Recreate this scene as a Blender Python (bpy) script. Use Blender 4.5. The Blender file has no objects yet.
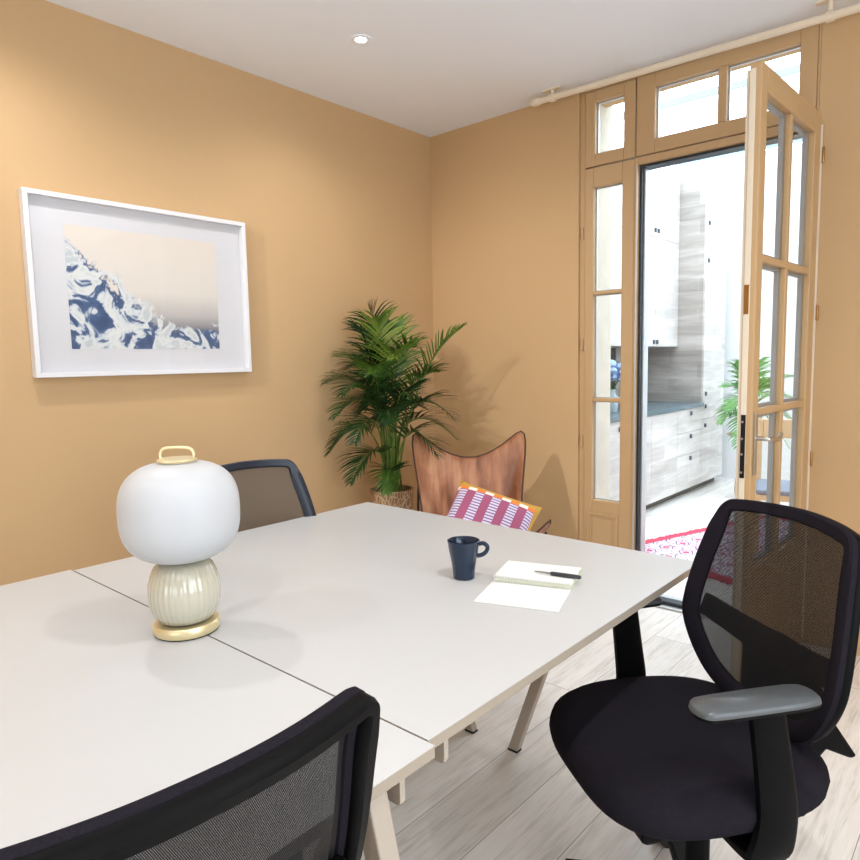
import bpy, bmesh, math, random
from mathutils import Vector, Matrix
PI = math.pi
R = math.radians
sc = bpy.context.scene
col = sc.collection
random.seed(7)

# ------------------------------------------------------------------ materials
def new_mat(name):
    m = bpy.data.materials.new(name); m.use_nodes = True
    nt = m.node_tree; b = nt.nodes['Principled BSDF']
    return m, nt, b
def L(c): # sRGB 0-255 -> linear
    return tuple(((v/255)/12.92 if v/255 <= .04045 else ((v/255+.055)/1.055)**2.4) for v in c) + (1,)
def pmat(name, rgb, rough=.6, metal=0, noise=0, nscale=20, bump=0, bscale=200, spec=.5, coat=0, trans=0, sheen=0):
    m, nt, b = new_mat(name)
    b.inputs['Base Color'].default_value = L(rgb)
    b.inputs['Roughness'].default_value = rough
    b.inputs['Metallic'].default_value = metal
    b.inputs['Specular IOR Level'].default_value = spec
    b.inputs['Coat Weight'].default_value = coat
    b.inputs['Sheen Weight'].default_value = sheen
    tc = nt.nodes.new('ShaderNodeTexCoord')
    if noise:
        n = nt.nodes.new('ShaderNodeTexNoise'); n.inputs['Scale'].default_value = nscale; n.inputs['Detail'].default_value = 6
        nt.links.new(tc.outputs['Object'], n.inputs['Vector'])
        mx = nt.nodes.new('ShaderNodeMix'); mx.data_type = 'RGBA'
        c = L(rgb)
        mx.inputs['A'].default_value = tuple(max(0, v*(1-noise)) for v in c[:3]) + (1,)
        mx.inputs['B'].default_value = tuple(min(1, v*(1+noise)) for v in c[:3]) + (1,)
        nt.links.new(n.outputs['Fac'], mx.inputs['Factor']); nt.links.new(mx.outputs['Result'], b.inputs['Base Color'])
    if bump:
        n = nt.nodes.new('ShaderNodeTexNoise'); n.inputs['Scale'].default_value = bscale; n.inputs['Detail'].default_value = 4
        nt.links.new(tc.outputs['Object'], n.inputs['Vector'])
        bp = nt.nodes.new('ShaderNodeBump'); bp.inputs['Strength'].default_value = bump; bp.inputs['Distance'].default_value = .002
        nt.links.new(n.outputs['Fac'], bp.inputs['Height']); nt.links.new(bp.outputs['Normal'], b.inputs['Normal'])
    return m

def glass_mat(name, tint=(1, 1, 1), refl=1.0, ior=1.45):
    m, nt, b = new_mat(name); nt.nodes.remove(b)
    out = nt.nodes['Material Output']
    t = nt.nodes.new('ShaderNodeBsdfTransparent'); t.inputs['Color'].default_value = (*tint, 1)
    g = nt.nodes.new('ShaderNodeBsdfGlossy'); g.inputs['Roughness'].default_value = .02
    # thin-pane Schlick reflectance, the same seen from either face
    ge = nt.nodes.new('ShaderNodeNewGeometry'); dt = nt.nodes.new('ShaderNodeVectorMath'); dt.operation = 'DOT_PRODUCT'
    nt.links.new(ge.outputs['Normal'], dt.inputs[0]); nt.links.new(ge.outputs['Incoming'], dt.inputs[1])
    def mth(op, a, b2=None):
        n = nt.nodes.new('ShaderNodeMath'); n.operation = op
        for i, v in enumerate((a, b2)):
            if v is None: continue
            if isinstance(v, (int, float)): n.inputs[i].default_value = v
            else: nt.links.new(v, n.inputs[i])
        return n
    c5 = mth('POWER', mth('SUBTRACT', 1.0, mth('ABSOLUTE', dt.outputs['Value']).outputs[0]).outputs[0], 5.0)
    mm = mth('MULTIPLY', mth('ADD', mth('MULTIPLY', c5.outputs[0], .96).outputs[0], .04).outputs[0], refl)
    mx = nt.nodes.new('ShaderNodeMixShader')
    nt.links.new(mm.outputs[0], mx.inputs['Fac'])
    nt.links.new(t.outputs[0], mx.inputs[1]); nt.links.new(g.outputs[0], mx.inputs[2]); nt.links.new(mx.outputs[0], out.inputs['Surface'])
    return m

def mesh_mat(name, rgb, pitch=.0028, thread=.62, rough=.7):
    """net fabric: real see-through holes on a fine grid"""
    m, nt, b = new_mat(name)
    b.inputs['Base Color'].default_value = L(rgb); b.inputs['Roughness'].default_value = rough
    b.inputs['Specular IOR Level'].default_value = .3
    out = nt.nodes['Material Output']
    tc = nt.nodes.new('ShaderNodeTexCoord'); sp = nt.nodes.new('ShaderNodeSeparateXYZ'); nt.links.new(tc.outputs['Object'], sp.inputs[0])
    def mth(op, a, bb=None):
        n = nt.nodes.new('ShaderNodeMath'); n.operation = op
        for i, v in enumerate((a, bb)):
            if v is None: continue
            if isinstance(v, (int, float)): n.inputs[i].default_value = v
            else: nt.links.new(v, n.inputs[i])
        return n.outputs[0]
    zz = mth('MULTIPLY', sp.outputs['Z'], 1/pitch)
    fz = mth('FRACT', zz)
    odd = mth('MULTIPLY', mth('FLOORED_MODULO', mth('FLOOR', zz), 2.0), .5)
    fx = mth('FRACT', mth('ADD', mth('MULTIPLY', sp.outputs['X'], 1/pitch), odd))
    a = mth('ABSOLUTE', mth('SUBTRACT', fx, .5)); c = mth('ABSOLUTE', mth('SUBTRACT', fz, .5))
    d = mth('MAXIMUM', a, c)
    hole = mth('LESS_THAN', d, (1-thread)/2+.08)
    t = nt.nodes.new('ShaderNodeBsdfTransparent'); mx = nt.nodes.new('ShaderNodeMixShader')
    nt.links.new(hole, mx.inputs['Fac']); nt.links.new(b.outputs[0], mx.inputs[1]); nt.links.new(t.outputs[0], mx.inputs[2])
    nt.links.new(mx.outputs[0], out.inputs['Surface'])
    return m

def floor_mat():
    m, nt, b = new_mat('oak_planks')
    N = nt.nodes.new; K = nt.links.new
    tc = N('ShaderNodeTexCoord'); mp = N('ShaderNodeMapping'); mp.inputs['Rotation'].default_value = (0, 0, R(90)); mp.inputs['Location'].default_value = (.3, .07, 0)
    K(tc.outputs['Object'], mp.inputs['Vector'])
    br = N('ShaderNodeTexBrick'); br.inputs['Scale'].default_value = 1; br.inputs['Brick Width'].default_value = 1.9; br.inputs['Row Height'].default_value = .19
    br.inputs['Mortar Size'].default_value = .0013; br.inputs['Mortar Smooth'].default_value = .3; br.offset = .37; br.inputs['Bias'].default_value = 0
    br.inputs['Color1'].default_value = (0, 0, 0, 1); br.inputs['Color2'].default_value = (1, 1, 1, 1); br.inputs['Mortar'].default_value = (.5, .5, .5, 1)
    K(mp.outputs[0], br.inputs['Vector'])
    # grain stretched along the planks, shifted per plank
    sh = N('ShaderNodeVectorMath'); sh.operation = 'MULTIPLY_ADD'
    K(br.outputs['Color'], sh.inputs[0]); sh.inputs[1].default_value = (7, 3, 5); K(mp.outputs[0], sh.inputs[2])
    st = N('ShaderNodeMapping'); st.inputs['Scale'].default_value = (1.3, 16, 1); K(sh.outputs[0], st.inputs['Vector'])
    n1 = N('ShaderNodeTexNoise'); n1.inputs['Scale'].default_value = 1.6; n1.inputs['Detail'].default_value = 8; n1.inputs['Distortion'].default_value = 1.4; K(st.outputs[0], n1.inputs['Vector'])
    n2 = N('ShaderNodeTexNoise'); n2.inputs['Scale'].default_value = 9; n2.inputs['Detail'].default_value = 8; K(st.outputs[0], n2.inputs['Vector'])
    cr = N('ShaderNodeValToRGB'); e = cr.color_ramp.elements
    e[0].position = .33; e[0].color = L((206, 200, 193)); e[1].position = .68; e[1].color = L((240, 236, 231))
    x = e.new(.5); x.color = L((232, 228, 222))
    ad = N('ShaderNodeMath'); ad.operation = 'MULTIPLY_ADD'; K(n2.outputs['Fac'], ad.inputs[0]); ad.inputs[1].default_value = .45
    ml = N('ShaderNodeMath'); ml.operation = 'MULTIPLY'; K(n1.outputs['Fac'], ml.inputs[0]); ml.inputs[1].default_value = .55
    K(ml.outputs[0], ad.inputs[2]); K(ad.outputs[0], cr.inputs['Fac'])
    tone = N('ShaderNodeMapRange'); K(br.outputs['Color'], tone.inputs['Value']); tone.inputs['To Min'].default_value = .88; tone.inputs['To Max'].default_value = 1.06
    mx = N('ShaderNodeVectorMath'); mx.operation = 'MULTIPLY'; K(cr.outputs['Color'], mx.inputs[0]); K(tone.outputs[0], mx.inputs[1])
    m2 = N('ShaderNodeMix'); m2.data_type = 'RGBA'; K(br.outputs['Fac'], m2.inputs['Factor']); K(mx.outputs[0], m2.inputs['A']); m2.inputs['B'].default_value = L((150, 140, 130))
    K(m2.outputs['Result'], b.inputs['Base Color'])
    b.inputs['Roughness'].default_value = .42
    bp = N('ShaderNodeBump'); bp.inputs['Strength'].default_value = .25; bp.inputs['Distance'].default_value = .001; K(n2.outputs['Fac'], bp.inputs['Height']); K(bp.outputs[0], b.inputs['Normal'])
    return m

def grain_mat(name, c1, c2, c3, rot=(0, 0, 0), scale=(1, 1, 14), rough=.45, band=7.5):
    """wood-look laminate with horizontal figure"""
    m, nt, b = new_mat(name); N = nt.nodes.new; K = nt.links.new
    tc = N('ShaderNodeTexCoord'); st = N('ShaderNodeMapping'); st.inputs['Scale'].default_value = scale; K(tc.outputs['Object'], st.inputs['Vector'])
    n1 = N('ShaderNodeTexNoise'); n1.inputs['Scale'].default_value = .9; n1.inputs['Detail'].default_value = 7; n1.inputs['Distortion'].default_value = .8; K(st.outputs[0], n1.inputs['Vector'])
    w = N('ShaderNodeTexBrick'); w.inputs['Scale'].default_value = 1; w.inputs['Brick Width'].default_value = .55; w.inputs['Row Height'].default_value = 1/band
    w.inputs['Mortar Size'].default_value = .004; w.inputs['Mortar Smooth'].default_value = .8
    w.inputs['Color1'].default_value = (.25, .25, .25, 1); w.inputs['Color2'].default_value = (.75, .75, .75, 1); w.inputs['Mortar'].default_value = (.78, .78, .78, 1)
    sp = N('ShaderNodeSeparateXYZ'); K(tc.outputs['Object'], sp.inputs[0]); ad0 = N('ShaderNodeMath'); K(sp.outputs['X'], ad0.inputs[0]); K(sp.outputs['Y'], ad0.inputs[1])
    cb = N('ShaderNodeCombineXYZ'); K(ad0.outputs[0], cb.inputs[0]); K(sp.outputs['Z'], cb.inputs[1]); K(cb.outputs[0], w.inputs['Vector'])
    ml = N('ShaderNodeMath'); ml.operation = 'MULTIPLY_ADD'; K(w.outputs['Color'], ml.inputs[0]); ml.inputs[1].default_value = .35
    m3 = N('ShaderNodeMath'); m3.operation = 'MULTIPLY'; K(n1.outputs['Fac'], m3.inputs[0]); m3.inputs[1].default_value = .65; K(m3.outputs[0], ml.inputs[2])
    cr = N('ShaderNodeValToRGB'); e = cr.color_ramp.elements; e[0].position = .3; e[0].color = L(c1); e[1].position = .68; e[1].color = L(c3); x = e.new(.5); x.color = L(c2)
    K(ml.outputs[0], cr.inputs['Fac']); K(cr.outputs['Color'], b.inputs['Base Color']); b.inputs['Roughness'].default_value = rough
    return m

M = {}
OCHRE = (203, 169, 126)
M['wall'] = pmat('ochre_wall_paint', OCHRE, .75, noise=.02, nscale=3, bump=.08, bscale=120, spec=.3)
M['joinery'] = pmat('ochre_joinery_paint', (197, 163, 120), .4, bump=.05, bscale=60)
M['ceiling'] = pmat('white_ceiling_paint', (240, 244, 251), .9, noise=.01, nscale=4, spec=.2)
M['white'] = pmat('white_plaster', (240, 241, 242), .8, noise=.02, nscale=5)
M['stone'] = pmat('pale_rough_render', (226, 220, 206), .9, noise=.14, nscale=9, bump=.8, bscale=25)
M['floor'] = floor_mat()
M['glass'] = glass_mat('window_glass', (.985, .992, .99), .45)
M['picglass'] = glass_mat('picture_glass', (1, 1, 1), .6)
M['gasket'] = pmat('grey_metal_weatherstrip', (92, 98, 104), .4, .5)
M['midgrey'] = pmat('mid_grey_seal', (158, 163, 168), .5)
M['alu'] = pmat('pale_aluminium', (205, 208, 210), .35, .6)
M['darkalu'] = pmat('dark_aluminium', (60, 66, 72), .4, .6)
M['steel'] = pmat('brushed_steel', (200, 198, 192), .28, 1)
M['brass'] = pmat('pale_brushed_brass', (232, 216, 172), .38, .7)
M['oldbrass'] = pmat('dull_brass', (176, 130, 70), .35, .9)
M['blackmetal'] = pmat('black_metal', (18, 18, 19), .4, .3)
M['rodwhite'] = pmat('cream_enamel', (232, 218, 196), .35)
M['table'] = pmat('greige_laminate', (193, 193, 192), .34, spec=.45, noise=.01, nscale=2)
M['tableedge'] = pmat('greige_table_edge', (162, 149, 133), .45)
M['tableleg'] = pmat('greige_powder_coat', (172, 160, 146), .45)
M['plastic'] = pmat('black_plastic', (7, 7, 8), .5, bump=.12, bscale=500, spec=.08)
M['bluelitplastic'] = pmat('blue_lit_plastic', (20, 29, 44), .4)  # black chair plastic with the bluish cast of the light in its colour
M['padgrey'] = pmat('grey_armrest_top', (76, 79, 81), .32, bump=.1, bscale=300)
M['seat'] = pmat('black_seat_fabric', (33, 30, 36), .95, noise=.5, nscale=420, bump=.7, bscale=700, spec=.05)
M['net'] = mesh_mat('black_net_fabric', (16, 15, 17), .0030, .86)
M['netfine'] = mesh_mat('fine_black_net_fabric', (14, 13, 15), .0017, .89)
M['netbrown'] = mesh_mat('taupe_net_fabric', (98, 86, 74), .0018, .86)
M['rubber'] = pmat('black_rubber', (16, 16, 16), .7)
M['chrome'] = pmat('chrome', (210, 212, 215), .12, 1)
M['frame'] = pmat('white_frame_lacquer', (230, 230, 233), .4)
M['mat'] = pmat('white_mat_board', (220, 220, 224), .85)
M['mug'] = pmat('navy_glaze', (18, 38, 60), .12, spec=.4, coat=.3)
M['mugin'] = M['mug']
M['paper'] = pmat('white_paper', (232, 232, 227), .85)
M['pages'] = pmat('page_edges', (222, 222, 190), .9)
M['pen'] = pmat('charcoal_pen_barrel', (44, 44, 48), .3)
M['silver'] = pmat('silver_pen_metal', (150, 150, 152), .3, 1)
M['leatheredge'] = pmat('dark_leather_piping', (70, 42, 28), .6)
M['rod'] = pmat('black_steel_rod', (22, 24, 34), .4, .6)
M['soil'] = pmat('dark_soil', (46, 34, 26), .95, bump=1, bscale=80)
M['stem'] = pmat('green_palm_stem', (92, 120, 44), .5)
M['worktop'] = pmat('slate_blue_worktop', (92, 108, 116), .25)
M['wood'] = pmat('pale_beech', (226, 196, 158), .5, noise=.08, nscale=6)
M['blueseat'] = pmat('grey_blue_seat', (120, 136, 158), .6)
M['pinktray'] = pmat('pink_clay', (206, 168, 152), .6)
M['bluepetal'] = pmat('pale_blue_petals', (150, 176, 214), .7)
M['vase'] = pmat('clear_grey_ceramic', (170, 182, 190), .2)
M['kwhite'] = grain_mat('white_washed_oak', (178, 172, 167), (200, 195, 190), (222, 218, 214), scale=(2, 2, 16))
M['kshade'] = grain_mat('shaded_washed_oak', (150, 143, 136), (172, 165, 158), (198, 192, 186), scale=(2, 2, 16))  # same oak, shade of the tall cabinet's side put into the colour
M['kdark'] = pmat('dark_plinth', (96, 88, 78), .6)
M['mirror'] = pmat('smoky_mirror', (120, 130, 138), .05, 1)

def leaf_mat(name, a, b_):
    m, nt, b = new_mat(name); N = nt.nodes.new; K = nt.links.new
    tc = N('ShaderNodeTexCoord'); n = N('ShaderNodeTexNoise'); n.inputs['Scale'].default_value = 6; n.inputs['Detail'].default_value = 3
    K(tc.outputs['Object'], n.inputs['Vector'])
    cr = N('ShaderNodeValToRGB'); e = cr.color_ramp.elements; e[0].position = .35; e[0].color = L(a); e[1].position = .68; e[1].color = L(b_)
    K(n.outputs['Fac'], cr.inputs['Fac']); K(cr.outputs[0], b.inputs['Base Color']); b.inputs['Roughness'].default_value = .42
    b.inputs['Specular IOR Level'].default_value = .4
    tr = N('ShaderNodeBsdfTranslucent'); K(cr.outputs[0], tr.inputs['Color'])
    mx = N('ShaderNodeMixShader'); mx.inputs['Fac'].default_value = .2
    K(b.outputs[0], mx.inputs[1]); K(tr.outputs[0], mx.inputs[2]); K(mx.outputs[0], nt.nodes['Material Output'].inputs['Surface'])
    return m
M['leaf'] = leaf_mat('palm_leaf_green', (34, 66, 24), (92, 130, 44))
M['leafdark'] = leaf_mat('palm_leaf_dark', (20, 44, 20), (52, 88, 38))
M['leaflight'] = leaf_mat('palm_leaf_yellow_green', (84, 116, 40), (142, 160, 64))
M['leafpale'] = leaf_mat('palm_leaf_pale', (90, 150, 80), (150, 196, 120))

def leather_mat():
    m, nt, b = new_mat('tan_leather'); N = nt.nodes.new; K = nt.links.new
    tc = N('ShaderNodeTexCoord')
    n = N('ShaderNodeTexNoise'); n.inputs['Scale'].default_value = 4.5; n.inputs['Detail'].default_value = 7; n.inputs['Distortion'].default_value = .6; K(tc.outputs['Object'], n.inputs['Vector'])
    cr = N('ShaderNodeValToRGB'); e = cr.color_ramp.elements; e[0].position = .38; e[0].color = L((120, 74, 50)); e[1].position = .64; e[1].color = L((196, 146, 110)); x = e.new(.5); x.color = L((162, 108, 76))
    mp = N('ShaderNodeMapping'); mp.inputs['Scale'].default_value = (13, 3, 1.6); mp.inputs['Rotation'].default_value = (0, R(14), 0); K(tc.outputs['Object'], mp.inputs['Vector'])
    n3 = N('ShaderNodeTexNoise'); n3.inputs['Scale'].default_value = 1.6; n3.inputs['Detail'].default_value = 4; K(mp.outputs[0], n3.inputs['Vector'])
    av = N('ShaderNodeMath'); av.operation = 'MULTIPLY_ADD'; K(n3.outputs['Fac'], av.inputs[0]); av.inputs[1].default_value = .6
    a2 = N('ShaderNodeMath'); a2.operation = 'MULTIPLY'; K(n.outputs['Fac'], a2.inputs[0]); a2.inputs[1].default_value = .4; K(a2.outputs[0], av.inputs[2])
    K(av.outputs[0], cr.inputs['Fac']); K(cr.outputs[0], b.inputs['Base Color']); b.inputs['Roughness'].default_value = .5
    bp = N('ShaderNodeBump'); bp.inputs['Strength'].default_value = .6; bp.inputs['Distance'].default_value = .03; K(av.outputs[0], bp.inputs['Height']); K(bp.outputs[0], b.inputs['Normal'])
    return m
M['leather'] = leather_mat()

def glow_opal():
    m, nt, b = new_mat('opal_glass')
    b.inputs['Base Color'].default_value = (.53, .535, .545, 1); b.inputs['Roughness'].default_value = .38
    b.inputs['Subsurface Weight'].default_value = .3; b.inputs['Subsurface Radius'].default_value = (.05, .05, .05); b.inputs['Subsurface Scale'].default_value = 1
    b.inputs['Specular IOR Level'].default_value = .3
    return m
M['opal'] = glow_opal()
M['ribbed'] = pmat('ribbed_cream_glass', (190, 185, 166), .14, spec=.6, coat=.7)

def emis(name, c, s):
    m, nt, b = new_mat(name); b.inputs['Emission Color'].default_value = (*c, 1); b.inputs['Emission Strength'].default_value = s; return m
M['ledlens'] = emis('lit_led_lens', (1, .93, .82), 25)

def print_mat():
    """plain abstract print: warm paper sky, grey haze band, washes of blue and white"""
    m, nt, b = new_mat('abstract_blue_print'); N = nt.nodes.new; K = nt.links.new
    tc = N('ShaderNodeTexCoord'); sp = N('ShaderNodeSeparateXYZ'); K(tc.outputs['Object'], sp.inputs[0])   # object: y along print 0..1 m, z up
    def mth(op, a, bb=None, cc=None):
        n = N('ShaderNodeMath'); n.operation = op
        for i, v in enumerate((a, bb, cc)):
            if v is None: continue
            if isinstance(v, (int, float)): n.inputs[i].default_value = v
            else: K(v, n.inputs[i])
        return n.outputs[0]
    y = sp.outputs['Y']; z = sp.outputs['Z']
    def ramp(fac, stops):
        cr = N('ShaderNodeValToRGB'); e = cr.color_ramp.elements
        e[0].position, e[0].color = stops[0][0], L(stops[0][1]); e[1].position, e[1].color = stops[-1][0], L(stops[-1][1])
        for p_, c_ in stops[1:-1]:
            x = e.new(p_); x.color = L(c_)
        K(fac, cr.inputs['Fac']); return cr.outputs['Color']
    zn = mth('MULTIPLY_ADD', z, 1/.48, .5)
    sky = ramp(zn, [(0, (120, 122, 128)), (.16, (120, 118, 124)), (.3, (190, 186, 184)), (.5, (224, 218, 210)), (1, (229, 220, 210))])
    n1 = N('ShaderNodeTexNoise'); n1.inputs['Scale'].default_value = 9; n1.inputs['Detail'].default_value = 9; n1.inputs['Distortion'].default_value = 1.6; K(tc.outputs['Object'], n1.inputs['Vector'])
    n2 = N('ShaderNodeTexNoise'); n2.inputs['Scale'].default_value = 30; n2.inputs['Detail'].default_value = 6; n2.inputs['Distortion'].default_value = 2; K(tc.outputs['Object'], n2.inputs['Vector'])
    wash = ramp(n1.outputs['Fac'], [(.36, (58, 82, 120)), (.46, (76, 102, 140)), (.505, (206, 214, 222)), (.56, (226, 228, 226)), (.66, (196, 204, 208))])
    # wash region: lower part rising to the left, ragged edge
    h = mth('ADD', mth('MULTIPLY', y, -1.15), mth('MULTIPLY', z, 1.0))
    reg = mth('ADD', mth('MULTIPLY_ADD', n1.outputs['Fac'], .35, -.175), mth('MULTIPLY_ADD', n2.outputs['Fac'], .12, -.06))
    # y negative = left: region height grows leftwards
    top = mth('MULTIPLY_ADD', y, -.85, -.085)
    msk = N('ShaderNodeMapRange'); K(mth('SUBTRACT', mth('ADD', top, reg), z), msk.inputs['Value']); msk.inputs['From Min'].default_value = -.012; msk.inputs['From Max'].default_value = .012
    low = N('ShaderNodeMapRange'); K(mth('SUBTRACT', mth('ADD', mth('MULTIPLY', reg, .5), -.145), z), low.inputs['Value']); low.inputs['From Min'].default_value = -.01; low.inputs['From Max'].default_value = .01
    mk = mth('MAXIMUM', msk.outputs[0], low.outputs[0])
    mx = N('ShaderNodeMix'); mx.data_type = 'RGBA'; K(mk, mx.inputs['Factor']); K(sky, mx.inputs['A']); K(wash, mx.inputs['B'])
    K(mx.outputs['Result'], b.inputs['Base Color']); b.inputs['Roughness'].default_value = .8
    return m
M['print'] = print_mat()

def stripe_cushion_mat():
    m, nt, b = new_mat('striped_cushion_weave'); N = nt.nodes.new; K = nt.links.new
    tc = N('ShaderNodeTexCoord'); sp = N('ShaderNodeSeparateXYZ'); K(tc.outputs['Object'], sp.inputs[0])
    def mth(op, a, bb=None):
        n = N('ShaderNodeMath'); n.operation = op
        for i, v in enumerate((a, bb)):
            if v is None: continue
            if isinstance(v, (int, float)): n.inputs[i].default_value = v
            else: K(v, n.inputs[i])
        return n.outputs[0]
    x, y = sp.outputs['X'], sp.outputs['Y']
    wide = mth('GREATER_THAN', mth('FRACT', mth('ADD', mth('MULTIPLY', x, 1/.085), .2)), .5)       # wide mulberry bands
    fine = mth('GREATER_THAN', mth('FRACT', mth('MULTIPLY', y, 1/.016)), .55)                # fine cross stripes
    mA = N('ShaderNodeMix'); mA.data_type = 'RGBA'; K(fine, mA.inputs['Factor']); mA.inputs['A'].default_value = L((216, 206, 220)); mA.inputs['B'].default_value = L((126, 104, 158))
    mB = N('ShaderNodeMix'); mB.data_type = 'RGBA'; K(fine, mB.inputs['Factor']); mB.inputs['A'].default_value = L((160, 84, 104)); mB.inputs['B'].default_value = L((160, 84, 128))
    m1 = N('ShaderNodeMix'); m1.data_type = 'RGBA'; K(wide, m1.inputs['Factor']); K(mA.outputs['Result'], m1.inputs['A']); K(mB.outputs['Result'], m1.inputs['B'])
    # checked border orange / white along the top, then mustard
    bor = mth('GREATER_THAN', y, .142)
    mC = N('ShaderNodeMix'); mC.data_type = 'RGBA'; K(wide, mC.inputs['Factor']); mC.inputs['A'].default_value = L((240, 130, 48)); mC.inputs['B'].default_value = L((245, 232, 218))
    m2 = N('ShaderNodeMix'); m2.data_type = 'RGBA'; K(bor, m2.inputs['Factor']); K(m1.outputs['Result'], m2.inputs['A']); K(mC.outputs['Result'], m2.inputs['B'])
    mus = mth('MAXIMUM', mth('GREATER_THAN', y, .162), mth('GREATER_THAN', x, .186))
    m3 = N('ShaderNodeMix'); m3.data_type = 'RGBA'; K(mus, m3.inputs['Factor']); K(m2.outputs['Result'], m3.inputs['A']); m3.inputs['B'].default_value = L((200, 152, 66))
    K(m3.outputs['Result'], b.inputs['Base Color']); b.inputs['Roughness'].default_value = .9
    return m
M['cushion'] = stripe_cushion_mat()
M['mustard'] = pmat('mustard_cotton', (214, 162, 62), .9, bump=.4, bscale=400)

def rug_mat():
    m, nt, b = new_mat('pink_pattern_rug'); N = nt.nodes.new; K = nt.links.new
    tc = N('ShaderNodeTexCoord'); sp = N('ShaderNodeSeparateXYZ'); K(tc.outputs['Object'], sp.inputs[0])
    def mth(op, a, bb=None):
        n = N('ShaderNodeMath'); n.operation = op
        for i, v in enumerate((a, bb)):
            if v is None: continue
            if isinstance(v, (int, float)): n.inputs[i].default_value = v
            else: K(v, n.inputs[i])
        return n.outputs[0]
    x, y = sp.outputs['X'], sp.outputs['Y']
    p = .16
    a = mth('ABSOLUTE', mth('SUBTRACT', mth('FRACT', mth('MULTIPLY', x, 1/p)), .5)); c = mth('ABSOLUTE', mth('SUBTRACT', mth('FRACT', mth('MULTIPLY', y, 1/p)), .5))
    d = mth('ADD', a, c)
    ring = mth('LESS_THAN', mth('ABSOLUTE', mth('SUBTRACT', d, .34)), .03)
    core = mth('LESS_THAN', d, .16)
    n = N('ShaderNodeTexNoise'); n.inputs['Scale'].default_value = 60; n.inputs['Detail'].default_value = 2; K(tc.outputs['Object'], n.inputs['Vector'])
    fl = mth('GREATER_THAN', n.outputs['Fac'], .60)
    g = N('ShaderNodeTexNoise'); g.inputs['Scale'].default_value = 2.2; K(tc.outputs['Object'], g.inputs['Vector'])
    cr = N('ShaderNodeValToRGB'); e = cr.color_ramp.elements; e[0].position = .4; e[0].color = L((228, 214, 224)); e[1].position = .62; e[1].color = L((216, 176, 194)); K(g.outputs['Fac'], cr.inputs['Fac'])
    m1 = N('ShaderNodeMix'); m1.data_type = 'RGBA'; K(mth('MAXIMUM', ring, fl), m1.inputs['Factor']); K(cr.outputs[0], m1.inputs['A']); m1.inputs['B'].default_value = L((110, 70, 118))
    m2 = N('ShaderNodeMix'); m2.data_type = 'RGBA'; K(core, m2.inputs['Factor']); K(m1.outputs['Result'], m2.inputs['A']); m2.inputs['B'].default_value = L((196, 66, 98))
    K(m2.outputs['Result'], b.inputs['Base Color']); b.inputs['Roughness'].default_value = .95
    return m
M['rug'] = rug_mat()
M['fringe'] = pmat('raspberry_fringe', (214, 72, 96), .95, noise=.2, nscale=60)

def woven_mat(name, c1, c2):
    m, nt, b = new_mat(name); N = nt.nodes.new; K = nt.links.new
    tc = N('ShaderNodeTexCoord'); w = N('ShaderNodeTexVoronoi'); w.inputs['Scale'].default_value = 60; w.feature = 'DISTANCE_TO_EDGE'
    mp = N('ShaderNodeMapping'); mp.inputs['Scale'].default_value = (1, 1, .45); K(tc.outputs['Object'], mp.inputs['Vector']); K(mp.outputs[0], w.inputs['Vector'])
    cr = N('ShaderNodeValToRGB'); e = cr.color_ramp.elements; e[0].position = .02; e[0].color = L(c2); e[1].position = .14; e[1].color = L(c1); K(w.outputs['Distance'], cr.inputs['Fac'])
    K(cr.outputs[0], b.inputs['Base Color']); b.inputs['Roughness'].default_value = .7
    bp = N('ShaderNodeBump'); bp.inputs['Strength'].default_value = .5; bp.inputs['Distance'].default_value = .004; bp.invert = True; K(w.outputs['Distance'], bp.inputs['Height']); K(bp.outputs[0], b.inputs['Normal'])
    return m
M['woven'] = woven_mat('woven_bamboo', (150, 112, 78), (208, 182, 148))
M['wovenpale'] = woven_mat('pale_woven_basket', (214, 188, 154), (160, 128, 92))

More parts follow.
